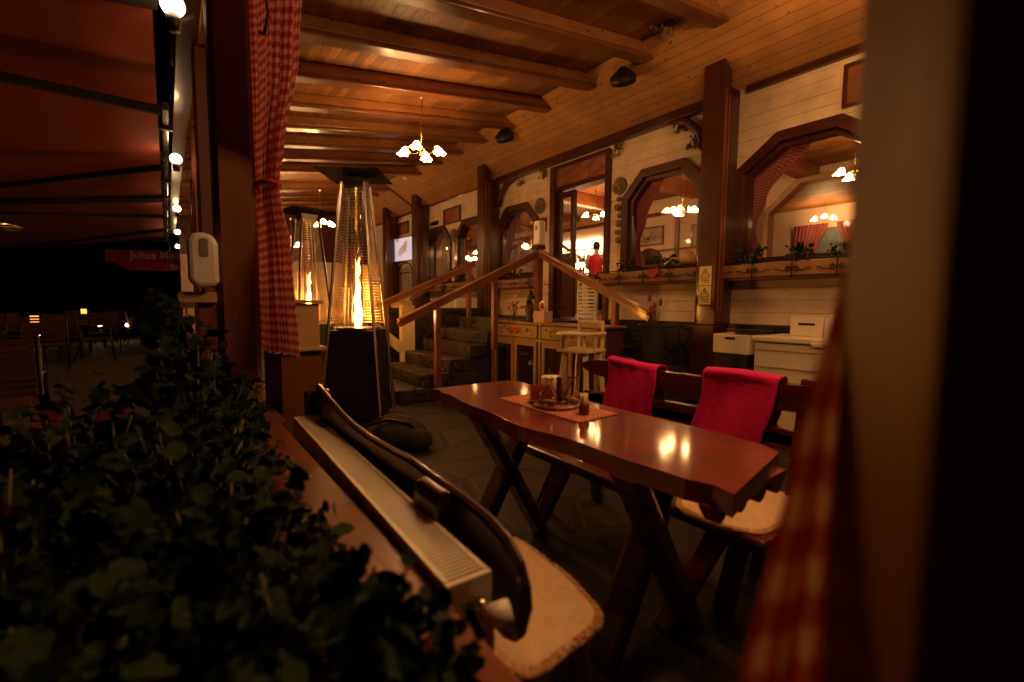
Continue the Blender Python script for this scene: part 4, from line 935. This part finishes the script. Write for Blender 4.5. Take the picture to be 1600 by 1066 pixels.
# stool-like log stump beside left stair
for x, y, r_, l in ((3.0, 6.95, .15, 'short log slice on the ledge behind the pale pillar'),):
    o = MB().lathe([(r_, 0), (r_*1.02, .02), (r_, .10), (0, .10)], (x, y, 1.09), 16).build('log_slice', plyw); tag(o, l, 'log')
o = empty('low_stone_wall', (3.4, 7.1, 0), 'low rubble stone wall with a flower trough beyond the far railing', 'stone wall'); MB().box((-.7, -.25, 0), (1.2, .1, 1.09)).build('stones', plinthm, o, bevel=.02)
bk = MB().box((4.02, 6.95, 1.095), (4.32, 7.2, 1.27)).build('storage_bin', cream, bevel=.01); tag(bk, 'cream bin on the stone wall behind the railing', 'bin')

# chest freezer and neighbours
fz = empty('chest_freezer', (3.9, 1.35, 0), 'cream chest freezer with closed lid against the wall at right', 'freezer')
MB().box((0, -.72, .04), (.55, .45, .86)).build('body', cream, fz, bevel=.012)
MB().box((-.02, -.74, .868), (.57, .47, .915)).build('lid', cream, fz, bevel=.012)
MB().box((-.006, -.70, .66), (-.0005, .43, .67)).box((-.006, -.70, .80), (-.0005, .43, .806)).box((-.010, -.70, .55), (-.001, .43, .56)).build('groove_trim', plyw, fz)
MB().box((-.035, -.06, .855), (-.005, .02, .885)).build('handle', cream, fz, bevel=.006)
MB().box((.02, -.68, .0), (.5, .42, .045)).build('plinth', black, fz)
pb = empty('cardboard_carton', (4.12, 1.50, .917), 'pale box with a slot handle on the freezer lid', 'carton'); MB().box((0, -.12, 0), (.16, .12, .16)).build('box', cream, pb, bevel=.004); MB().box((-.002, -.06, .09), (-.0005, .06, .108)).build('slot', inkm, pb)
sp = empty('soap_bottle', (4.02, 1.30, .917), 'white pump bottle on the freezer lid', 'bottle'); MB().lathe([(.035, 0), (.037, .01), (.037, .14), (.02, .17), (.012, .175), (.012, .19)], n=16).build('bottle', white, sp); MB().lathe([(.013, .19), (.013, .21), (.005, .215), (.005, .23), (0, .23)], n=10).bar((0, 0, .23), (-.045, .0, .225), .012, .01).build('pump', white, sp)
ca = empty('open_crate', (4.1, 2.02, .74), 'cream crate with handle slot left of the freezer', 'crate'); MB().box((-.15, -.15, 0), (.2, .17, .17)).build('box', cream, ca, bevel=.006); MB().box((-.153, -.03, .125), (-.1505, .06, .145)).build('slot', inkm, ca); MB().box((-.14, -.14, -.74), (.19, .16, -.001)).build('black_stand', black, ca)
tr = MB().box((4.0, 1.82, .935), (4.3, 2.1, .95)); [tr.cbox((3.99, 1.85+i*.03, .925), (.006, .018, .04)) for i in range(6)]; tag(tr.build('black_tray', black), 'black slotted tray on top of the cream crate', 'tray')

# white cupboard & its wood base beside the curtain
cp = empty('pine_cabinet', (.56, 2.62, 0), 'pale box on a pine cupboard between the curtain and the heater', 'cabinet')
MB().box((-.13, -.2, 0), (.055, .3, .915)).build('base', postw, cp); MB().box((-.15, -.23, .915), (.075, .32, .935)).build('ledge', plyw, cp, bevel=.004)
MB().box((-.13, -.2, .936), (.05, .28, 1.15)).build('box', plyw, cp, bevel=.004); MB().box((-.145, -.22, 1.151), (.065, .30, 1.168)).build('lid', plyw, cp, bevel=.004)

# patio heaters
def heater(label, loc, rz, first=None):
    p = empty('patio_heater', loc, label, 'patio heater', 'pyramid flame heaters', rz)
    def L(z): return .29-.185*z/2.28      # half width of the pyramid of struts
    for sx, sy in ((-1, -1), (1, -1), (1, 1), (-1, 1)):
        MB().bar((sx*L(0), sy*L(0), 0), (sx*L(2.26), sy*L(2.26), 2.26), .026, .026).build('strut', steel, p, bevel=.003)
    a = .255; MB().add([(-a-.01, -a-.01, .03), (a+.01, -a-.01, .03), (a+.01, a+.01, .03), (-a-.01, a+.01, .03), (-a+.04, -a+.04, .86), (a-.04, -a+.04, .86), (a-.04, a-.04, .86), (-a+.04, a-.04, .86)],
        [(0,3,2,1), (4,5,6,7), (0,1,5,4), (1,2,6,5), (2,3,7,6), (3,0,4,7)]).build('base_cabinet', black, p)
    MB().lathe([(.205, .862), (.215, .87), (.215, .885), (.08, .89), (.07, .875), (0, .875)], n=28).build('burner_plate', steel, p)
    b = MB()
    for k in range(46):
        z = .93+k*.0285; l = L(z)-.004
        for q in range(4):
            s_ = [(-1, -1), (1, -1), (1, 1), (-1, 1)]; c0, c1 = s_[q], s_[(q+1) % 4]
            b.bar((c0[0]*l, c0[1]*l, z), (c1[0]*l, c1[1]*l, z), .004, .004)
    for q in range(4):
        s_ = [(-1, -1), (1, -1), (1, 1), (-1, 1)]; c0, c1 = s_[q], s_[(q+1) % 4]
        for t in (.1, .2, .3, .4, .5, .6, .7, .8, .9):
            zt = 1.28 if t not in (.3, .5, .7) else 2.2
            f = lambda z: (c0[0]*(1-t)*L(z)+c1[0]*t*L(z), c0[1]*(1-t)*L(z)+c1[1]*t*L(z), z)
            b.bar(f(.92), f(zt), .004, .004)
    b.build('wire_guard', guard, p)
    MB().lathe([(.052, .89), (.052, 2.2)], n=20).build('glass_tube', glassm, p)
    fl = MB(); fl.tube([(0, 0, .885), (.012, 0, 1.0), (-.006, .0, 1.15), (.008, .005, 1.28), (.0, .0, 1.38)], [.022, .034, .030, .020, .003], 10)
    fl = fl.build('flame', flame1, p); MB().tube([(.0, .0, 1.36), (.018, .0, 1.43), (.008, .0, 1.50), (.028, 0, 1.56)], [.008, .016, .012, .001], 8).build('flame_tip', flame_dim, fl); MB().tube([(-.02, .01, .89), (-.032, .0, .97), (-.018, .01, 1.06), (-.030, .0, 1.17), (-.016, 0, 1.22)], [.010, .018, .013, .010, .001], 8).tube([(.02, -.01, .89), (.030, .0, .95), (.022, -.01, 1.02), (.032, .0, 1.09)], [.010, .015, .010, .001], 8).build('flame_lick', flame_dim, fl)
    c = .07; MB().add([(-c*1.3, -c*1.3, 2.2), (c*1.3, -c*1.3, 2.2), (c*1.3, c*1.3, 2.2), (-c*1.3, c*1.3, 2.2), (-c*1.5, -c*1.5, 2.30), (c*1.5, -c*1.5, 2.30), (c*1.5, c*1.5, 2.30), (-c*1.5, c*1.5, 2.30)], [(0,3,2,1), (4,5,6,7), (0,1,5,4), (1,2,6,5), (2,3,7,6), (3,0,4,7)]).build('reflector', chrome, p)
    h_ = .30; MB().add([(-h_, -h_, 2.33), (h_, -h_, 2.33), (h_, h_, 2.33), (-h_, h_, 2.33), (-.05, -.05, 2.40), (.05, -.05, 2.40), (.05, .05, 2.40), (-.05, .05, 2.40)], [(0,1,5,4), (1,2,6,5), (2,3,7,6), (3,0,4,7), (0,3,2,1), (4,5,6,7)]).build('hood', hoodm, p)
    return p
h1 = heater('near pyramid flame heater with tall lit glass tube at centre left', (1.54, 4.63, 0), R(-36))
h1.scale = (1, 1, 1.035)
h2 = copy_tree(h1); put(h2, 1.50, 6.45, 0, R(8), 'farther pyramid flame heater rising behind the pale box')

# ================================================================== CURTAINS OF THE TERRACE
o = curtain('terrace_curtain', [(2.75, (.285, 2.12), (.37, 1.50)), (2.25, (.285, 2.11), (.37, 1.52)), (1.95, (.29, 2.10), (.37, 1.64)), (1.70, (.293, 2.09), (.36, 1.86)), (1.60, (.297, 2.08), (.355, 1.93)), (1.3, (.30, 2.09), (.37, 1.80)), (.96, (.30, 2.09), (.375, 1.73))], .02, 6, None, None, cell=.016, nu=130)
tag(o, 'red and white checked curtain gathered and tied at the left post', 'curtain', 'checked terrace curtains')
tie = MB().tube([(.327+.04*math.cos(a), 2.0+.085*math.sin(a), 1.60) for a in [i*.628 for i in range(11)]], .009, 8).build('curtain_tie', flagred); tag(tie, 'checked cloth tie gathering the left curtain', 'curtain tie')
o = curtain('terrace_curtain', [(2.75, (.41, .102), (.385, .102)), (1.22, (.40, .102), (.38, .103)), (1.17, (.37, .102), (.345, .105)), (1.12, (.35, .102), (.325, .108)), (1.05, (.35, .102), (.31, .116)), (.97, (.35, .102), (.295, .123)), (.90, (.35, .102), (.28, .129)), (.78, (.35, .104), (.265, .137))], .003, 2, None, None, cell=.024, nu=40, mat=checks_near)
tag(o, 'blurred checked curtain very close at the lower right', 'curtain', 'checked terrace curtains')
rod = MB().tube([(.35, -.2, 2.78), (.35, 2.2, 2.78)], .012, 8).build('curtain_rod', black); tag(rod, 'dark curtain rod under the eaves over the near bay', 'rod')
hk = MB().tube([(.30, 1.86, 2.26), (.31, 1.83, 2.22), (.32, 1.82, 2.14), (.31, 1.85, 2.08), (.30, 1.88, 2.10)], .008, 8).build('curtain_hook', chrome); tag(hk, 'curved metal hook at the top of the left curtain', 'hook')

# ================================================================== LEFT SIDE FITTINGS
ds = empty('soap_dispenser', (.107, 1.96, 1.205), 'white oval wall dispenser fixed beside the left post', 'dispenser')
pts = [(-.044, .03), (-.036, .008), (-.02, 0), (.03, 0), (.044, .02), (.044, .15), (.03, .18), (.0, .187), (-.03, .183), (-.044, .16)]
MB().prism(pts, 'Y', -.05, .04).build('cover', white, ds, bevel=.014); MB().prism([(-.008, .105), (.012, .105), (.014, .11), (.014, .16), (.01, .165), (-.006, .165), (-.010, .16), (-.010, .11)], 'Y', -.053, -.0505).build('level_window', plain('window_grey', (.28, .24, .16), .3), ds)
MB().box((.02, .041, .0), (.04, .06, .16)).build('bracket', steel, ds)
sf = empty('wooden_shelf_box', (.09, 2.0, 1.13), 'small pale wooden box shelf under the white dispenser', 'shelf')
MB().prism([(-.062, .045), (-.055, .058), (.054, .058), (.054, .02), (-.058, .02)], 'Y', -.05, .06).build('box', plyw, sf, bevel=.003); MB().box((-.055, -.045, .0), (-.015, .05, .019)).build('drawer', raild, sf)
MB().box((-.04, -.04, -.7), (-.034, -.034, -.0005)).box((-.04, -.04, -.055), (-.02, -.034, -.05)).build('leg', raild, sf); MB().box((.0, -.03, -.5), (.05, .04, .0195)).build('back_board', postw, sf)
# festoon bulbs
def bulb(x, y, z, label):
    p = empty('festoon_bulb', (x, y, z), label, 'bulb', 'round bulbs along the eaves'); MB().ball((0, 0, 0), .055, 12).build('globe', glow_b, p)
    MB().lathe([(.03, -.05), (.034, -.08), (.03, -.13), (0, -.13)], n=12).build('socket', black, p); MB().bar((0, 0, -.1), (.09, 0, -.02), .012, .012).build('bracket', black, p); return p
for i, (y, l) in enumerate(((3.08, 'large nearest round bulb at the top left'), (6.25, 'second round bulb half hidden behind the timber'), (9.5, 'third round bulb above the dispenser'), (12.6, 'fourth round bulb above the dispenser'), (15.8, 'fifth round bulb just above the red valance'))):
    bulb(.085+.0165*(y-3), y, 2.70, l)
cas = empty('awning_rail', (.08, 5, 2.80), 'metal awning cassette rail running below the eaves', 'awning rail')
MB().box((-.05, .1, .02), (.0, 11, .09)).build('rail', steel, cas, bevel=.006); MB().box((-.09, .1, .045), (-.06, 11, .06)).build('channel', chrome, cas)
for i in range(9): MB().box((-.10, .6+i*1.2, .0), (.03, .64+i*1.2, .1)).build('clamp', black, cas)
# awnings
def awning(y0, y1, label):
    p = empty('awning', (.05, (y0+y1)/2, 2.8), label, 'awning', 'red awnings over the outdoor tables'); h_ = (y1-y0)/2
    fn = lambda u, v: (-.05-5.2*v, -h_+2*h_*u, .0-.15*(.05+5.2*v)-.05*math.sin(v*math.pi)-.008*math.sin(u*math.pi*5))
    MB().grid(fn, 24, 14).build('fabric', awn, p, solid=.01)
    MB().bar((-5.28, -h_, -.83), (-5.28, h_, -.83), .06, .10).build('front_bar', black, p)
    for s0 in (-1, 1):
        MB().bar((-.03, s0*(h_*.35)-.1, -.03), (-2.6, s0*h_*.88, -.47), .05, .07).bar((-2.6, s0*h_*.88, -.47), (-5.2, s0*h_*.45, -.86), .05, .06).build('folding_arm', hoodm, p)
        MB().bar((-.03, s0*h_, -.03), (-5.2, s0*h_, -.84), .12, .07).build('side_bar', hoodm, p)
awning(-1.2, 3.0, 'red awning nearest the camera at top left'); awning(3.2, 9.0, 'red awning in the middle glowing near the hidden bulb'); awning(9.2, 14.9, 'farthest red awning over the dark terrace')
# parasol valance with writing
vp = empty('parasol_valance', (-.3, 15.0, 2.3), 'red parasol edge with pale Julius lettering in the far dark', 'parasol', rz=-R(24))
MB().grid(lambda u, v: (-.98+2.2*u, .02*math.sin(u*20), .17-.32*v), 30, 4).build('front_flap', flagred, vp)
MB().grid(lambda u, v: (-.55+1.8*u, -.35+.02*math.sin(u*20), -.16-.20*v*(min(1, u*6+.3))), 30, 4).build('rear_flap', flagred, vp)
MB().tube([(-.0, 1.0, -2.3), (-.0, 1.0, .6)], .03, 8).build('pole', black, vp)
def text(body, size, parent, loc, mirror=False, name='lettering', mat_=None):
    cu = bpy.data.curves.new('t', 'FONT'); cu.body = body; cu.size = size; cu.offset = .004*size/.2; cu.extrude = .002; cu.space_character = 1.08
    to = bpy.data.objects.new('t', cu); COL.objects.link(to); bpy.context.view_layer.update()
    me = bpy.data.meshes.new_from_object(to.evaluated_get(bpy.context.evaluated_depsgraph_get())); bpy.data.objects.remove(to)
    for v in me.vertices:
        x, y, z = v.co; v.co = (-x if mirror else x, -z, y)
    me.materials.clear(); me.materials.append(mat_ or palem); o = bpy.data.objects.new(name, me); COL.objects.link(o); o.parent = parent; o.location = loc; return o
text('Julius Meinl', .25, vp, (-.42, -.035, -.04)); text('Julius Meinl', .20, vp, (1.62, -.39, -.33), True)

# ------------------------------------------------------------------ terrace outside: chairs, tables, candles
slatm = wood('slat_wood', (.07, .028, .013), (.13, .05, .022), .5, 'X')
def make_chair(label):
    p = empty('garden_chair', (0, 0, 0), label, 'chair', 'wooden chairs on the dark outdoor terrace')
    b = MB(); [b.box((-.25, -.24+i*.062, .43), (.25, -.19+i*.062, .45)) for i in range(8)]; b.build('seat', slatm, p)
    b = MB(); [b.add([(-.25, .25+.006*i, .52+i*.045), (.25, .25+.006*i, .52+i*.045), (.25, .256+.006*i, .556+i*.045), (-.25, .256+.006*i, .556+i*.045), (-.25, .265+.006*i, .52+i*.045), (.25, .265+.006*i, .52+i*.045), (.25, .271+.006*i, .556+i*.045), (-.25, .271+.006*i, .556+i*.045)], [(0,1,2,3), (7,6,5,4), (0,4,5,1), (1,5,6,2), (2,6,7,3), (3,7,4,0)]) for i in range(9)]; b.build('backrest', slatm, p)
    for sx in (-1, 1):
        MB().tube([(sx*.27, .36, 0), (sx*.27, .20, .44), (sx*.27, .32, .95)], .014, 6).build('back_leg', black, p)
        MB().tube([(sx*.27, -.26, 0), (sx*.27, -.20, .64), (sx*.27, .24, .66)], .014, 6).build('front_leg', black, p)
    return p
def make_table(label):
    p = empty('garden_table', (0, 0, 0), label, 'table', 'outdoor tables on the dark terrace')
    MB().box((-.6, -.4, .72), (.6, .4, .75)).build('tabletop', slatm, p, bevel=.005)
    for sx, sy in ((-1, -1), (1, -1), (1, 1), (-1, 1)): MB().box((sx*.54-.03, sy*.34-.03, 0), (sx*.54+.03, sy*.34+.03, .72)).build('leg', black, p)
    return p
chr0 = make_chair('dark slatted chair nearest at the left edge'); put(chr0, -1.02, 4.7, -.02, R(186))
chs = [(-1.68, 11.0, 186, 'dark slatted chair left of the middle, back turned to the camera'), (-1.22, 14.6, 184, 'dark slatted chair in front of the lit ground'), (-2.2, 9.0, 80, 'dark chair beside the nearest outdoor table'),
       (-1.95, 17.2, 10, 'pale slatted chair behind the small candle'), (-.85, 18.6, 200, 'chair near the bright lights at the far terrace'), (-.45, 20.5, 150, 'chair under the far greenery'), (-2.75, 13.9, 12, 'slatted chair behind the square candle lamp'),
       (-1.2, 19.5, 20, 'chair facing the camera at the far tables'), (-2.5, 11.3, 5, 'chair facing the camera behind the nearest outdoor table'), (-1.75, 13.0, 190, 'chair just left of the lit ground, back to the camera'), (-.62, 16.6, 100, 'side-on chair close to the far shrub'), (-1.15, 12.2, 95, 'side-on chair right of the middle chair')]
for x, y, a, l in chs: put(copy_tree(chr0), x, y, -.02, R(a), l)
tb0 = make_table('outdoor table at the left carrying the candle lamp'); put(tb0, -2.2, 12.2, -.02, R(5))
for x, y, l in ((-2.2, 7.6, 'nearest outdoor table in the dark at left'), (-1.9, 16.1, 'outdoor table with the small candle farther back'), (-.7, 17.9, 'far outdoor table beside the bright lamps')): put(copy_tree(tb0), x, y, -.02, R(4), l)
def lantern(x, y, z, r, hgt, label, m_=None):
    p = empty('candle_lamp', (x, y, z), label, 'candle', 'candle lamps on the outdoor tables'); MB().lathe([(r*.9, 0), (r, .01), (r, hgt), (0, hgt)], n=16).build('glass', m_ or candle_g, p); MB().lathe([(r*.95, -.0), (r*.95, -.015), (0, -.015)], n=14).build('foot', black, p)
lantern(-1.98, 12.1, .748, .06, .13, 'square glowing orange candle lamp at the left'); lantern(-1.72, 16.0, .84, .055, .12, 'small glowing candle lamp farther back')
def spot(x, y, z, label, r=.05):
    p = empty('garden_light', (x, y, z), label, 'light', 'small garden lights'); MB().ball((0, 0, 0), r, 10).build('globe', glow_b, p); MB().tube([(0, 0, -z), (0, 0, -r)], .012, 6).build('stake', black, p)
spot(-1.55, 17.4, .45, 'left one of the two bright garden lights'); spot(-1.0, 18.2, .45, 'right one of the two bright garden lights'); spot(-2.6, 16.2, .28, 'small garden light left of the bright pair', .03); spot(-.2, 19.5, .4, 'tiny garden light at the right of the far terrace', .035)
mh = empty('mushroom_heater', (-1.42, 5.95, 0), 'tall mushroom patio heater with silver dome at the left edge', 'patio heater')
MB().tube([(0, 0, 0), (0, 0, 1.62)], .025, 10).build('pole', steel, mh); MB().lathe([(.08, 1.62), (.07, 1.66), (.08, 1.78), (.085, 1.80)], n=16).build('burner', chrome, mh); MB().lathe([(.075, 1.74), (.083, 1.745), (.083, 1.76), (.075, 1.765)], n=16).build('glowing_band', candle_g, mh)
MB().lathe([(.42, 1.80), (.40, 1.815), (.15, 1.86), (0, 1.88)], n=28).build('dome', chrome, mh); MB().lathe([(.2, 0), (.2, .3), (.06, .5), (0, .5)], n=16).build('tank_cover', black, mh)
# hedge / trees behind, nearly black
def shrub(x, y, r, h_, label, n=500, seed=0):
    random.seed(seed); p = empty('shrub', (x, y, -.02), label, 'shrub', 'dark shrubs beyond the terrace'); b = MB()
    for i in range(n):
        t = random.uniform(0, 6.3); z = random.uniform(.1, 1); rr = r*math.sqrt(random.random())*math.sin(min(1, z*1.0)*2.6+.3); leaf(b, (rr*math.cos(t), rr*math.sin(t), z*h_), random.uniform(.04, .08)*h_**.5, random.uniform(0, 6), random.uniform(0, 6), 0, n=7)
    b.build('foliage', leafm, p); MB().tube([(0, 0, 0), (0, 0, h_*.5)], .04, 6).build('trunk', raild, p)
shrub(-.15, 13.2, .45, 1.45, 'dark potted shrub by the eaves under the parasol', 500, 2)
for i, (x, y) in enumerate(((-6, 22), (-10, 20), (-2, 24), (-14, 17), (1.5, 25))): shrub(x, y, 2.4, 4.2, ['dark tree behind the outdoor tables', 'dark tree at the left behind the terrace', 'dark tree behind the valance', 'dark tree far at the left', 'dark tree behind the far end'][i], 700, 20+i)

# ================================================================== FAR END OF TERRACE
fe = empty('end_wall', (2.6, 14, 0), 'cream end wall of the terrace behind the heaters', 'wall')
MB().box((-2.3, 0, 0), (2.4, .15, 2.35)).build('cladding', plaster, fe); MB().box((-2.3, -.02, 2.35), (2.4, .13, 3.9)).build('upper_boards', redw, fe)
MB().box((-1.6, -.03, 1.3), (.2, -.002, 2.3)).build('dark_window', black, fe); MB().box((-1.7, -.06, 1.2), (.3, -.032, 1.3)).box((-1.7, -.06, 2.3), (.3, -.032, 2.4)).build('window_trim', redwh, fe)
for x0, x1, l in ((3.0, 3.5, 'short red checked curtain on the end wall right of the small heater'), (4.2, 4.75, 'red checked curtain on the end wall beside the far post'), (1.2, 1.6, 'red curtain on the end wall behind the small heater')):
    o = curtain('end_curtain', [(2.9, (x0, 13.9), (x1, 13.9)), (2.2, (x0, 13.9), (x0+(x1-x0)*.7, 13.9)), (1.9, (x0, 13.9), (x0+.12, 13.9))], .03, 5, None, None, cell=.04, nu=40); tag(o, l, 'curtain', 'red curtains at the far end')

# ================================================================== GERANIUMS
bx2 = empty('planter_trough', (-.18, 1.05, .52), 'wooden flower trough along the outside of the parapet', 'planter')
MB().box((-.16, -.95, 0), (.16, .95, .02)).box((-.16, -.95, .02), (-.14, .95, .19)).box((.14, -.95, .02), (.16, .95, .19)).box((-.14, -.95, .02), (.14, -.93, .19)).box((-.14, .93, .02), (.14, .95, .19)).build('boards', capw, bx2)
MB().box((-.138, -.928, .021), (.138, .928, .15)).build('soil', plain('soil', (.03, .02, .012), .9), bx2); MB().box((-.03, -.9, -.5), (.03, -.84, -.001)).box((-.03, .84, -.5), (.03, .9, -.001)).build('leg', raild, bx2)
def geranium(x, y, h_, rx, ry, n, label, seed, flowers=1):
    random.seed(seed); p = empty('geranium', (x, y, .67), label, 'geranium', 'geraniums in the trough'); b = MB(); s_ = MB(); fl = MB()
    for i in range(int(n*2.1)):
        t = random.uniform(0, 6.283); r = math.sqrt(random.random()); zz = h_*(1-.55*r*r)*random.uniform(.25, 1.05)*(1+.22*math.sin(5*t+seed)+.15*math.sin(11*r+seed))
        c = (rx*r*math.cos(t), ry*r*math.sin(t), zz); leaf(b, c, random.choice((.010, .014, .019, .024))*random.uniform(.8, 1.15), random.gauss(0, .65), random.gauss(0, .75), random.uniform(0, 6.3), 7, 21)
        if i % 6 == 0: s_.tube([(c[0]*.4, c[1]*.4, zz*.2), (c[0]*.8, c[1]*.8, zz*.6), (c[0], c[1], zz-.004)], .0022, 5)
    for k in range(flowers):
        c = Vector((random.uniform(-.5, .5)*rx, random.uniform(-.5, .5)*ry, h_*random.uniform(.85, 1.05))); s_.tube([(c.x, c.y, .02), c], .0028, 5)
        for j in range(12): leaf(fl, c+Vector((random.gauss(0, .015), random.gauss(0, .015), random.gauss(0, .01))), .014, random.gauss(0, .9), random.gauss(0, .9), 0, 3, 8)
    b.build('foliage', leafm, p); s_.build('stem', stemm, p)
    if flowers: fl.build('flower_head', bloomm, p)
geranium(.05, 1.75, .34, .20, .26, 420, 'geranium nearest the left post beside the curtain foot', 41)
geranium(-.20, 1.60, .22, .22, .28, 260, 'geranium with a dark red bloom at the upper left', 42, 2)
geranium(.02, 1.25, .20, .22, .28, 300, 'geranium in the middle of the trough', 43, 0)
geranium(-.25, 1.05, .16, .20, .3, 260, 'shaded geranium at the left edge of the picture', 44, 1)
geranium(.06, .85, .16, .19, .22, 300, 'geranium whose leaves reach over the parapet cap', 45, 0)
geranium(.13, .50, .15, .17, .17, 280, 'nearest geranium at the bottom overlapping the radiator end', 46, 0)
geranium(-.12, .62, .15, .17, .22, 260, 'nearest dark geranium at the bottom left', 47, 0)
